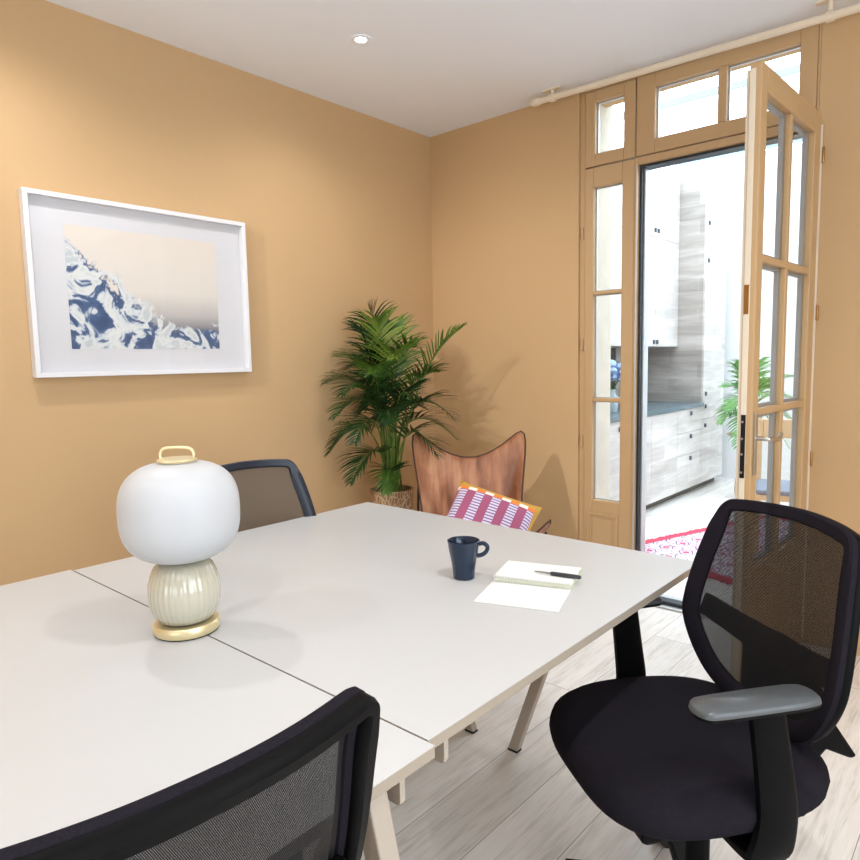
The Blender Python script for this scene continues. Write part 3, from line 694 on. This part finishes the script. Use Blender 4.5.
# ------------------------------------------------------------------ palms
RT = Vector((.749, .662, 0)); TC = Vector((.662, -.749, 0)); UP = Vector((0, 0, 1))
def frond(parent, base, tip, h, mat, leaf=.22, n=30, lw=.011, start=.3, side_spread=1.0, seed=0, clamp=None, droop=.06, lo=None):
    rn = random.Random(seed); base = Vector(base); tip = Vector(tip)
    mid = base.lerp(tip, .35); mid.z = max(base.z, tip.z)*.5+base.z*.0+h
    c = Vector((base.x+(tip.x-base.x)*.22, base.y+(tip.y-base.y)*.22, h))
    P = lambda t: base*(1-t)**2+c*2*t*(1-t)+tip*t*t
    pts = [P(i/16) for i in range(17)]
    mb = MB(); mb.tube(pts, .004, 6, radii=[.0055*(1-i/17)+.0010 for i in range(17)], mi=1)
    for i in range(n):
        t = start+(1-start)*(i+.5)/n; p = P(t); tg = (P(min(1, t+.02))-P(t-.02)).normalized()
        sd = tg.cross(UP)
        if sd.length < .2: sd = tg.cross(TC)
        sd.normalize(); nn = sd.cross(tg).normalized()
        u = (t-start)/(1-start); ll = leaf*(math.sin(PI*min(1, .22+.78*u*.98))**.7*.85+.15)*(1-.25*u)
        for sgn in (-1, 1):
            ang = R(62-34*u+rn.uniform(-7, 7)); d = (tg*math.cos(ang)+sd*sgn*math.sin(ang)*side_spread+nn*.28).normalized()
            q = []; pos = p.copy(); dd = d.copy(); l_ = ll*rn.uniform(.85, 1.1); dr = droop*rn.uniform(.6, 1.7)
            for k in range(6):
                q.append((pos.copy(), dd.copy())); pos = pos+dd*(l_/5); dd = (dd-UP*dr*(1+k*.9)).normalized()
            vs = []
            for k, (pp, d2) in enumerate(q):
                w = lw*(.45, 1, 1, .8, .5, .08)[k]; bn = d2.cross(nn)
                if bn.length < .1: bn = d2.cross(tg)
                bn.normalize(); vs += [pp-bn*w*.5, pp+bn*w*.5+nn*w*.25]
            if clamp: vs = [clamp(v) for v in vs]
            mb.add(vs, [(2*k, 2*k+1, 2*k+3, 2*k+2) for k in range(5)])
    if clamp: mb.v = [tuple(clamp(Vector(v))) for v in mb.v]
    return mb.build('frond', [mat, M['stem']], parent, smooth=True)

POT = Vector((-2.575, 2.585, 0))
pl = thing('potted_palm', 'bushy green areca palm in a woven pot in the corner', 'plant', POT)
MB().lathe([(.0, 0), (.092, 0), (.1, .02), (.112, .3), (.12, .585), (.108, .585), (.102, .53), (0, .53)], 40).build('woven_pot', M['woven'], pl, smooth=True)
MB().lathe([(0, .545), (.06, .548), (.101, .54), (.101, .53), (0, .53)], 24).build('soil', M['soil'], pl, smooth=True)
def clampw(v): return Vector((max(v.x, XL+.012-POT.x), min(v.y, YB-.012-POT.y), max(v.z, .2)))
# tips in photo-plane metres from the pot: right, height above floor, towards camera
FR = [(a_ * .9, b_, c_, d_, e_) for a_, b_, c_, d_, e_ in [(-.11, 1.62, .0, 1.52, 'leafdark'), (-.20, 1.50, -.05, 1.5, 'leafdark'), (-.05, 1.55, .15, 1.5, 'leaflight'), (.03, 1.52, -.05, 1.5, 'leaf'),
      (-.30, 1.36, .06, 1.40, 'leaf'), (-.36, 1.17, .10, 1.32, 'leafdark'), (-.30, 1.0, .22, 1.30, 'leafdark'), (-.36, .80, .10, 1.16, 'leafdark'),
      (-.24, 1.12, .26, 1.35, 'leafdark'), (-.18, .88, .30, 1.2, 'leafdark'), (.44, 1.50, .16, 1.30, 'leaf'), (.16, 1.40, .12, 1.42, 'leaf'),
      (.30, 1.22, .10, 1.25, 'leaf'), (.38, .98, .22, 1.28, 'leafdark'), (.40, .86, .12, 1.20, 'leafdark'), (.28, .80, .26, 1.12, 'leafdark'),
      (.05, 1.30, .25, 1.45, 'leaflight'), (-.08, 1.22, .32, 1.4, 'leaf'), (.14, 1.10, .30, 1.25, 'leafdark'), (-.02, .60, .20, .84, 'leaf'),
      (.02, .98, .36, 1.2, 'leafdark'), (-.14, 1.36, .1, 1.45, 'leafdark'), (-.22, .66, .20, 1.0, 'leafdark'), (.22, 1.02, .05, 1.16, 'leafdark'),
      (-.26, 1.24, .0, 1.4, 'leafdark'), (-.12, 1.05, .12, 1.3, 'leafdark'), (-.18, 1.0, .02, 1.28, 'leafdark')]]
for i, (a, z, c, h, mt) in enumerate(FR):
    rn = random.Random(100+i); b0 = Vector((rn.uniform(-.05, .05), rn.uniform(-.05, .05), .54))
    tip = RT*a+TC*c+UP*(z-(.05 if z > 1.3 else 0)); h -= .03 if z > 1.3 else 0
    small = (i == 19)
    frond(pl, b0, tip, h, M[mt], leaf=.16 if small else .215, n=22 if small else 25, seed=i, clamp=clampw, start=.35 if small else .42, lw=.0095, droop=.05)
PP = Vector((-1.84, 6.45, .576))
p2 = thing('court_palm', 'feathery light green palm on the pink table in the bright kitchen', 'plant', PP)
MB().lathe([(0, 0), (.08, 0), (.11, .14), (.115, .16), (.1, .16), (.09, .13), (0, .13)], 28).build('plant_pot', M['rodwhite'], p2, smooth=True)
for i, (a, z, c, h) in enumerate([(-.20, .62, .1, .55), (-.27, .42, .1, .5), (-.27, .22, .2, .45), (-.1, .62, .1, .6), (.12, .62, -.1, .6), (.33, .50, .1, .5), (.36, .28, .1, .45), (-.22, -.10, .25, .35), (.24, -.12, .25, .35), (.1, .45, .3, .55), (-.05, .35, .35, .5), (.0, .62, .1, .62), (-.3, .1, .1, .4), (.36, .05, .15, .4)]):
    frond(p2, (0, 0, .13), RT*a+TC*c+UP*z, h, M['leafpale'], leaf=.22, n=20, seed=50+i, lw=.014, start=.3)

# ------------------------------------------------------------------ butterfly chair
BC = thing('butterfly_chair', 'tan leather butterfly chair in the corner beside the palm', 'chair', (-1.925, 2.47, 0), R(40.5))
BX, BYb, BZb, FX, FYf, FZ = .29, .35, .89, .31, -.36, .60
G = [[Vector((-FX, FYf, FZ)), Vector((0, -.28, .38)), Vector((FX, FYf, FZ))],
     [Vector((-.215, -.02, .44)), Vector((0, .03, .27)), Vector((.215, -.02, .44))],
     [Vector((-BX, BYb, BZb)), Vector((0, .31, .70)), Vector((BX, BYb, BZb))]]
def q2(a, b, c, t):   # quadratic through a (t=-1), b (0), c (1)
    return a*(t*(t-1)/2)+b*(1-t*t)+c*(t*(t+1)/2)
def sling(s, t):
    p = q2(q2(*G[0], s), q2(*G[1], s), q2(*G[2], s), t)
    wr = .013*math.sin(15*math.atan2(t-.1, s+.001)+2*s)*min(1, (s*s+t*t))*max(0, 1-(max(abs(s), abs(t))/1.1)**6)
    return p+Vector((0, 0, wr))
mb = MB(); nr, na = 22, 96; vs = []; fs = []; rim = []
for i in range(nr+1):
    rr = i/nr
    for k in range(na):
        a = 2*PI*k/na; ca, sa = math.cos(a), math.sin(a); p_ = 7.0
        q = (abs(ca)**p_+abs(sa)**p_)**(-1/p_); s_, t_ = ca*q*rr*1.104, sa*q*rr*1.104
        v = sling(s_, t_); vs.append(v)
        if i == nr: rim.append(v)
for i in range(nr):
    for k in range(na): fs.append((i*na+k, i*na+(k+1) % na, (i+1)*na+(k+1) % na, (i+1)*na+k))
mb.add(vs, fs); mb.build('leather_sling', M['leather'], BC, smooth=True, solid=.005, angle=180)
MB().tube(rim, .0045, 6, closed=True).build('piping', M['leatheredge'], BC, smooth=True)
inset = Vector((0, 0, -.022))
def rodp(a, b): return smoothline([a, a.lerp(b, .5), b], 4)
for sx in (-1, 1):
    back = Vector((sx*BX*.90, BYb-.01, BZb-.06)); front = Vector((sx*FX*.95, FYf+.02, FZ-.055))
    fb = Vector((-sx*.24, -.26, .010)); bb = Vector((-sx*.25, .26, .010))
    b = MB(); b.tube([back, Vector((sx*.27, .27, .45)), Vector((sx*.20, .12, .20)), Vector((sx*.13, -.30, .010))], .006, 10)
    b.tube([front, Vector((sx*.27, -.22, .3)), Vector((sx*.16, .28, .010))], .006, 10)
    b.tube([Vector((sx*.13, -.30, .010)), Vector((-sx*.13, -.30, .010))], .006, 10) if sx > 0 else b.tube([Vector((.16, .28, .010)), Vector((-.16, .28, .010))], .006, 10)
    b.build('steel_rod', M['rod'], BC, smooth=True)

# cushion on it
cz = thing('cushion', 'striped mulberry and white cushion with mustard edge on the leather chair', 'cushion')
mb = MB(); n = 20; top = []; vs = []; fs = []; hw = .21; 
def cz_pt(i, j, sgn):
    s_ = -1+2*i/n; t_ = -1+2*j/n
    pinch = 1-.08*(1-abs(s_)**2)*abs(t_)**4; pin2 = 1-.08*(1-abs(t_)**2)*abs(s_)**4
    h = .062*((1-s_**4)*(1-t_**4))**.55+.004*math.sin(5*s_+3*t_)*(1-s_*s_)*(1-t_*t_)
    return (s_*hw*pin2, t_*hw*pinch, sgn*h)
for sgn in (1, -1):
    vs = [cz_pt(i, j, sgn) for j in range(n+1) for i in range(n+1)]; fs = [(j*(n+1)+i, j*(n+1)+i+1, (j+1)*(n+1)+i+1, (j+1)*(n+1)+i) for j in range(n) for i in range(n)]
    mb.add(vs, fs, 0 if sgn > 0 else 1)
mb.build('cushion_cover', [M['cushion'], M['mustard']], cz, smooth=True, angle=180)
cz.location = (-1.845, 2.465, .50)
cz.rotation_euler = (Matrix.Rotation(R(40.5), 4, 'Z') @ Matrix.Rotation(R(44), 4, 'X') @ Matrix.Rotation(R(-24), 4, 'Z')).to_euler()

# ------------------------------------------------------------------ tables
TZ, TT = .73, .019
def table(label, x0, x1, y0, y1, legs, rails):
    t = thing('work_table', label, 'table', ((x0+x1)/2, (y0+y1)/2, 0)); ox, oy = (x0+x1)/2, (y0+y1)/2
    MB().box(x0-ox, x1-ox, y0-oy, y1-oy, TZ-.0015, TZ).build('top_surface', M['table'], t)
    MB().box(x0-ox, x1-ox, y0-oy, y1-oy, TZ-TT, TZ-.0015).build('tabletop', M['tableedge'], t)
    for (ax, ay, bx, by) in legs:      # top point, foot point
        b = MB(); a, c = Vector((ax-ox, ay-oy, TZ-TT-.001)), Vector((bx-ox, by-oy, .006)); w, d = .018, .0135
        if abs(ax-bx) < .2: d = .017
        vs = [p+Vector((sx*w, sy*d, 0)) for p in (c, a) for sx, sy in ((-1, -1), (1, -1), (1, 1), (-1, 1))]
        b.add(vs, [(0, 3, 2, 1), (4, 5, 6, 7), (0, 1, 5, 4), (1, 2, 6, 5), (2, 3, 7, 6), (3, 0, 4, 7)])
        lg = b.build('leg', M['tableleg'], t, bevel=.003)
        MB().box(c.x-.019, c.x+.019, c.y-d-.001, c.y+d+.001, 0, .006).build('foot_pad', M['rubber'], lg, bevel=.002)
    for (rx0, rx1, ry) in rails:
        h = .042; poly = [(rx0-ox, TZ-TT-.001), (rx0-ox, TZ-TT-h+.006), (rx0-ox+.006, TZ-TT-h), (rx1-ox-.006, TZ-TT-h), (rx1-ox-.0015, TZ-TT-h+.002), (rx1-ox, TZ-TT-h+.006), (rx1-ox, TZ-TT-.001)]
        MB().prism(poly, ry-oy-.005, ry-oy+.005, 'y').build('apron_rail', M['tableleg'], t)
    return t
table('greige work table by the wall holding the navy mug', -1.915, -.622, .686, 1.785,
      [(-.925, 1.70, -1.19, 1.735), (-1.62, 1.70, -1.37, 1.735), (-.89, .90, -1.19, .86), (-1.65, .90, -1.37, .86)], [(-1.85, -.628, .733), (-1.6, -.75, 1.66)])
table('greige work table nearest the camera pushed against the other one', -1.928, -.606, -.45, .682,
      [(-.628, .572, -.585, .675), (-1.90, .572, -1.95, .672), (-.652, -.30, -.60, -.38), (-1.88, -.30, -1.95, -.38)], [(-1.85, -.612, .620), (-1.85, -.65, -.36)])

# ------------------------------------------------------------------ office chairs
def bsurf(u, v, off=0):
    y = .232+.17*(v-.56)+ .10*max(0, v-.80)**1.5 - .055*(u/.22)**2 + off
    return Vector((u, y, v))
def bnorm(u, v):
    e = .004; a = bsurf(u+e, v)-bsurf(u-e, v); b = bsurf(u, v+e)-bsurf(u, v-e); return a.cross(b).normalized()   # points forward or back
OUT = [(0, .495), (.09, .500), (.155, .528), (.203, .578), (.236, .640), (.241, .69), (.232, .77), (.217, .85), (.206, .900), (.200, .922), (.190, .934), (.174, .939), (.13, .943), (.07, .946), (0, .948)]
def out_loop(inset=0.0, n=6):
    half = OUT; pts = half+[(-x, z) for x, z in half[-2:0:-1]]
    P = smoothline([(x, 0, z) for x, z in pts], n, closed=True)
    return [(p.x, p.z) for p in P]
def wid(v):  # half width at height v
    L_ = out_loop(); best = 0
    for i in range(len(L_)):
        (x0, z0), (x1, z1) = L_[i], L_[(i+1) % len(L_)]
        if (z0-v)*(z1-v) <= 0 and z0 != z1: best = max(best, x0+(x1-x0)*(v-z0)/(z1-z0))
    return best
def cross_z(u): return .640+.036*min(1, abs(u)/.2)**2
def make_chair(label, net, frame, arm='padgrey'):
    t = thing('office_chair', label, 'chair')
    # seat cushion: rounded square with waterfall front
    b = MB(); na = 64; rings = [(0, .490), (.3, .492), (.6, .494), (.8, .492), (.92, .484), (.985, .470), (1.0, .455), (.985, .440), (.95, .430), (.5, .424), (0, .424)]
    vs = []; fs = []
    for rr, z in rings:
        for k in range(na):
            a = 2*PI*k/na; ca, sa = math.cos(a), math.sin(a); p_ = 3.3; q = (abs(ca)**p_+abs(sa)**p_)**(-1/p_)
            x, y = ca*q*rr*.256, sa*q*rr*.249
            taper = 1-.10*max(0, y/.245)            # a little narrower to the back
            x *= taper; zz = z-(.018*max(0, -y/.245)**3 if z > .41 else 0)+.008*max(0, abs(x)/.25)**2*(1 if z > .45 else 0)
            vs.append((x, y+.012, zz))
    for i in range(len(rings)-1):
        for k in range(na): fs.append((i*na+k, i*na+(k+1) % na, (i+1)*na+(k+1) % na, (i+1)*na+k))
    b.add(vs, fs); s_ = b.build('seat', M['seat'], t, smooth=True, angle=180)
    b = MB(); b.box(-.19, .19, -.18, .17, .392, .4235); b.build('seat_pan', M['plastic'], t, bevel=.01)
    MB().box(-.07, .07, -.08, .18, .335, .391).build('tilt_mechanism', M['plastic'], t, bevel=.012)
    # backrest
    lo = out_loop(); sh = [(x*(1-.048), (z-.73)*.956+.728) for x, z in lo]; sH = [(x*(1-.078), (z-.73)*.945+.728) for x, z in lo]
    pts = [bsurf(x, z) for x, z in sh]; nn = [bnorm(x, z) for x, z in sh]
    wl = [.018+.012*min(1, max(0, (.915-z)/.05)) for x, z in sh]
    b = MB(); b.band(pts, nn, wl, .022, closed=True)
    cp = [(-.205+.41*i/24) for i in range(25)]; b.band([bsurf(u, cross_z(u)) for u in cp], [bnorm(u, cross_z(u)) for u in cp], [.070-.018*min(1, abs(u)/.2) for u in cp], .018)
    bf = b.build('back_frame', M[frame], t, smooth=True)
    # net
    b = MB(); nv, nu = 26, 16; vs = []; fs = []
    v0, v1 = .508, .934
    for j in range(nv+1):
        v = v0+(v1-v0)*j/nv; w = wid(v)*.94-.006
        for i in range(nu+1): vs.append(bsurf(w*(-1+2*i/nu), v, -.0125))
    for j in range(nv):
        for i in range(nu): a = j*(nu+1)+i; fs.append((a, a+1, a+nu+2, a+nu+1))
    b.add(vs, fs); b.build('mesh_panel', M[net], t, smooth=True)
    # fabric hem wrapped over the frame edge
    b = MB(); b.band([bsurf(x, z, -.0135) for x, z in sH], [bnorm(x, z) for x, z in sH], [.028+.014*min(1, max(0, (.915-z)/.05)) for x, z in sH], .017, closed=True); b.build('fabric_hem', M['bluelitplastic'] if frame == 'bluelitplastic' else M['seat'], t, smooth=True)
    # spine
    prof = [(.236, .640), (.252, .638), (.268, .60), (.295, .53), (.362, .437), (.348, .432), (.285, .462), (.262, .44), (.20, .372), (.06, .362), (.06, .384), (.17, .392), (.232, .455), (.236, .60)]
    b = MB(); b.prism(prof, -.105, .105, 'x'); b.build('back_spine', M['plastic'], t, bevel=.006)
    # arms
    for sx in (-1, 1):
        b = MB()
        pts = [Vector((sx*.12, .03, .392)), Vector((sx*.235, .03, .388)), Vector((sx*.258, .03, .405)), Vector((sx*.258, .040, .47)), Vector((sx*.256, .03, .56)), Vector((sx*.252, .015, .668))]
        P = smoothline(pts, 5); b.band(P, Vector((0, -1, .05)).cross(Vector((0, 0, 1))) if False else [Vector((sx, 0, 0)).cross(Vector((0, 1, 0))) if i < 8 else Vector((sx, 0, 0)) for i in range(len(P))], [.096-.034*i/len(P) for i in range(len(P))], .026)
        ap = b.build('armrest_post', M['plastic'], t, smooth=True)
        b = MB(); w2 = .035; rows = []
        oy = -.012
        outl = smoothline([(-w2*.72, -.107+oy, 0), (0, -.116+oy, 0), (w2*.72, -.107+oy, 0), (w2*.95, -.08+oy, 0), (w2, .03+oy, 0), (w2*.92, .10+oy, 0), (w2*.5, .122+oy, 0), (-w2*.5, .122+oy, 0), (-w2*.92, .10+oy, 0), (-w2, .03+oy, 0), (-w2*.95, -.08+oy, 0)], 4, closed=True)
        n_ = len(outl); vs = []; fs = []
        for sc_, z in ((.8, .668), (.97, .671), (1, .677), (.97, .684), (.90, .688), (.0, .689)):
            vs += [(sx*.252+p.x*sc_, (p.y-oy)*(1-(1-sc_)*.4 if sc_ > 0 else 0)+oy, z) for p in outl]
        for i in range(5):
            for k in range(n_): fs.append((i*n_+k, i*n_+(k+1) % n_, (i+1)*n_+(k+1) % n_, (i+1)*n_+k))
        fs.append(tuple(range(n_-1, -1, -1)))
        b.add(vs, fs); b.mi = [0 if f_i < n_*2 else 1 for f_i in range(len(b.f))]; b.mi[-1] = 0
        pd = b.build('armrest_pad', [M['plastic'], M[arm]], t, smooth=True, angle=60)
    # gas lift and base
    MB().lathe([(.0, .06), (.026, .06), (.026, .27), (.020, .275), (.0, .275)], 24, (0, .06, 0)).build('lift_cover', M['plastic'], t, smooth=True)
    MB().lathe([(.0, .27), (.014, .27), (.014, .338), (0, .338)], 20, (0, .06, 0)).build('gas_lift', M['chrome'], t, smooth=True)
    b = MB(); b.lathe([(.0, .055), (.042, .055), (.046, .08), (.042, .115), (.03, .125), (0, .125)], 24, (0, .06, 0))
    bs = b.build('base_hub', M['plastic'], t, smooth=True)
    for k in range(5):
        a = R(72*k+18); d = Vector((math.cos(a), math.sin(a), 0)); g0 = Vector((0, .06, 0))
        b = MB(); b.band([g0+d*.03+UP*.095, g0+d*.15+UP*.094, g0+d*.29+UP*.075], UP, [.05, .042, .032], [.035, .03, .02]); lg = b.build('base_leg', M['plastic'], t, smooth=True)
        b = MB(); c = g0+d*.285; s2 = Vector((-d.y, d.x, 0))
        b.tube([c+UP*.03, c+UP*.072], .006, 8)
        b.box(-.008, .008, -.016, .016, .03, .056, mat=Matrix.Translation(c) @ Matrix.Rotation(a+.5, 4, 'Z'))
        for sg in (-1, 1):
            ax = Vector((-math.sin(a+.5+PI/2), math.cos(a+.5+PI/2), 0)); ax = Vector((math.cos(a+.5), math.sin(a+.5), 0))
            p0 = c+ax*sg*.010+UP*.026; b.tube([p0, p0+ax*sg*.012], .0255, 18)
        b.build('caster', M['rubber'], lg, smooth=True)
    return t
ch1 = make_chair('black mesh swivel office chair by the open glazed door', 'net', 'plastic')
ch1.location = (-.516, 1.352, 0); ch1.rotation_euler = (0, 0, R(-36.5))
ch2 = make_chair('black mesh office chair in the foreground with its back to the camera', 'netfine', 'plastic')
ch2.location = (-.797, .268, 0); ch2.rotation_euler = (0, 0, R(-95))
for ch_ in ch2.children:      # this backrest leans a little further back
    if ch_.name.split('.')[0] in ('back_frame', 'mesh_panel', 'fabric_hem', 'back_spine'):
        ch_.matrix_local = Matrix.Translation((0, .2, .487)) @ Matrix.Rotation(R(-7), 4, 'X') @ Matrix.Translation((0, -.2, -.45))
ch3 = make_chair('office chair with a bluish lit frame behind the white table lamp', 'netbrown', 'bluelitplastic')
ch3.location = (-1.715, 1.275, -.0); ch3.rotation_euler = (0, 0, R(90))

# ------------------------------------------------------------------ picture
PX = XL+.002
pc = thing('framed_picture', 'white framed blue and white print with wide mat on the ochre wall', 'picture', (PX, 1.392, 1.594))
Y0, Y1, Z0, Z1 = -.4725, .4725, -.3495, .3495; bw = .018; D = .042
b = MB().box(0, D, Y0, Y1, Z0, Z0+bw).box(0, D, Y0, Y1, Z1-bw, Z1).box(0, D, Y0, Y0+bw, Z0+bw, Z1-bw).box(0, D, Y1-bw, Y1, Z0+bw, Z1-bw)
b.build('picture_frame', M['frame'], pc, bevel=.0015)
MB().box(.0, .012, Y0+bw, Y1-bw, Z0+bw, Z1-bw).build('mat_board', M['mat'], pc)
pr = MB().box(-.0005, .0005, -.325, .325, -.241, .241).build('art_print', M['print'], pc); pr.location = (.0128, -.003, .001)
MB().box(.030, .032, Y0+bw, Y1-bw, Z0+bw, Z1-bw).build('glazing', M['picglass'], pc)

# ------------------------------------------------------------------ table lamp
tl = thing('table_lamp', 'mushroom table lamp with opal white shade and ribbed cream base', 'lamp', (-1.284, .672, TZ))
MB().lathe([(0, 0), (.062, 0), (.062, .003), (0, .003)], 48).build('felt_pad', M['rubber'], tl, smooth=True)
MB().lathe([(0, .003), (.064, .003), (.0665, .006), (.0665, .021), (.064, .024), (0, .024)], 64).build('brass_base', M['brass'], tl, smooth=True)
rib = lambda a, z: 1+.0065*math.cos(36*a)
MB().lathe([(.0, .024), (.040, .024), (.055, .030), (.064, .045), (.0700, .065), (.0720, .085), (.0705, .105), (.065, .125), (.058, .140), (.045, .150), (.0, .150)], 360, rib=rib).build('ribbed_body', M['ribbed'], tl, smooth=True, angle=80)
pf = []
a_, h_ = .1185, .1025
for i in range(41):
    th_ = -PI/2+PI*i/40; p_ = 2.75
    cx_, sx_ = math.cos(th_), math.sin(th_); q = (abs(cx_)**p_+abs(sx_)**p_)**(-1/p_)
    pf.append((max(.0, a_*cx_*q), .254+h_*sx_*q))
pf = [(r_, z_) for r_, z_ in pf if r_ > .02]
pf = [(0, pf[0][1])]+pf+[(0, pf[-1][1])]
MB().lathe(pf, 96).build('glass_shade', M['opal'], tl, smooth=True, angle=70)
zt_ = .254+h_
MB().lathe([(0, zt_-.001), (.038, zt_-.001), (.040, zt_+.003), (.037, zt_+.006), (0, zt_+.006)], 48).build('top_cap', M['brass'], tl, smooth=True)
hh = MB(); dR = Vector((.749, .662, 0))
hp = smoothline([dR*-.033+UP*(zt_+.004), dR*-.034+UP*(zt_+.016), dR*-.026+UP*(zt_+.026), dR*0+UP*(zt_+.028), dR*.026+UP*(zt_+.026), dR*.034+UP*(zt_+.016), dR*.033+UP*(zt_+.004)], 6)
hh.tube(hp, .0032, 10); hh.build('carry_handle', M['brass'], tl, smooth=True)

# ------------------------------------------------------------------ mug
mg = thing('mug', 'dark navy glazed mug standing on the table left of the notebook', 'mug', (-1.038, 1.293, TZ))
MB().lathe([(0, .002), (.024, 0), (.027, .002), (.0285, .02), (.032, .045), (.037, .07), (.0405, .092), (.0415, .0975), (.0400, .0985), (.0385, .0965), (.0345, .07), (.0295, .045), (.0255, .015), (0, .010)], 56).build('cup', M['mug'], mg, smooth=True)
e1 = Vector((.80, .60, 0)); hp = smoothline([e1*.038+UP*.088, e1*.050+UP*.090, e1*.060+UP*.082, e1*.058+UP*.070, e1*.048+UP*.061, e1*.034+UP*.057], 6)
MB().tube(hp, .0055, 10).build('handle', M['mug'], mg, smooth=True)

# ------------------------------------------------------------------ notebook and pen
nb = thing('notebook', 'open spiral notebook with blank white pages in front of the mug', 'notebook', (-.913, 1.172, TZ), math.atan2(.074, .181)-R(3.2))
W = .194; DV = .289
skew = 0
MB().box(0, W, 0, .146, .0005, .0030).build('cover_page', M['paper'], nb, bevel=.0005)
MB().box(.001, W-.001, .152, DV, .0005, .0125).build('page_block', M['pages'], nb)
MB().box(0, W, .151, DV+.001, .0127, .0138).build('top_page', M['paper'], nb)
for k in range(26):
    x = .006+(W-.012)*k/25; cy, cz_, rr = .149, .0085, .0078
    MB().tube([(x, cy+rr*math.cos(2*PI*i/12), cz_+rr*math.sin(2*PI*i/12)) for i in range(12)], .0009, 5, closed=True).build('spiral_ring', M['alu'], nb)
pen = thing('pen', 'charcoal ballpoint pen lying on the open notebook', 'pen')
b = MB(); b.lathe([(0, 0), (.0012, .001), (.0022, .012), (.0028, .05), (.003, .052)], 14, axis='x'); b.build('metal_tip', M['silver'], pen, smooth=True)
b = MB(); b.lathe([(.0045, .052), (.0052, .060), (.0054, .12), (.0050, .138), (.0035, .142), (0, .142)], 16, axis='x'); b.build('barrel', M['pen'], pen, smooth=True)

# ------------------------------------------------------------------ camera
yaw, pit, rol = R(41.4916585), R(5.88843797), R(-1.10466848)
fw = Vector((-math.sin(yaw)*math.cos(pit), math.cos(yaw)*math.cos(pit), -math.sin(pit)))
r0 = fw.cross(UP).normalized(); u0 = r0.cross(fw)
r2 = math.cos(rol)*r0+math.sin(rol)*u0; u2 = -math.sin(rol)*r0+math.cos(rol)*u0
cam = bpy.data.cameras.new('camera'); co = bpy.data.objects.new('camera', cam); col.objects.link(co)
co.matrix_world = Matrix(((r2.x, u2.x, -fw.x, 0), (r2.y, u2.y, -fw.y, 0), (r2.z, u2.z, -fw.z, 1.28), (0, 0, 0, 1)))
cam.sensor_width = 36; cam.lens = 36*670.17/860; cam.clip_start = .02
sc.camera = co
# pen: tip and tail from the photo, lying on the top page
def onplane(px, py, z):
    d = fw+(px-430)/670.17*r2-(py-430)/670.17*u2; s = (z-1.28)/d.z; return Vector((0, 0, 1.28))+d*s
pz = TZ+.0138+.0056
pa, pb = onplane(534, 571, pz), onplane(581, 577.5, pz)
pen.location = pa; pen.rotation_euler = (0, 0, math.atan2(pb.y-pa.y, pb.x-pa.x)); s_ = (pb-pa).length/.142; pen.scale = (s_, 1, 1)

# ------------------------------------------------------------------ sky, exposure
w = bpy.data.worlds.new('sky'); sc.world = w; w.use_nodes = True; bg = w.node_tree.nodes['Background']
bg.inputs['Color'].default_value = (.78, .89, 1.0, 1); bg.inputs['Strength'].default_value = 7.6
def portal(loc, rot, sx, sy):
    l = bpy.data.lights.new('sky_portal', 'AREA'); l.shape = 'RECTANGLE'; l.size = sx; l.size_y = sy; l.cycles.is_portal = True
    o = bpy.data.objects.new('sky_portal', l); o.location = loc; o.rotation_euler = rot; col.objects.link(o)
portal(((PXL+PXR)/2, (3.6+YP)/2, PH+.1), (0, 0, 0), PXR-PXL, YP-3.6)
portal((.1, YF-.16, .81), (R(90), 0, 0), 1.6, 1.38)
portal((XR+.16, .45, 1.42), (0, R(90), 0), 1.85, 2.5)
sc.view_settings.view_transform = 'Standard'; sc.view_settings.look = 'None'; sc.view_settings.gamma = 1; sc.view_settings.use_curve_mapping = False
sc.view_settings.exposure = -.23
sc.cycles.use_denoising = True; sc.cycles.denoising_prefilter = 'ACCURATE'
sc.cycles.max_bounces = 10; sc.cycles.diffuse_bounces = 5; sc.cycles.transparent_max_bounces = 24; sc.cycles.caustics_reflective = False; sc.cycles.caustics_refractive = False
sc.cycles.sample_clamp_indirect = 8
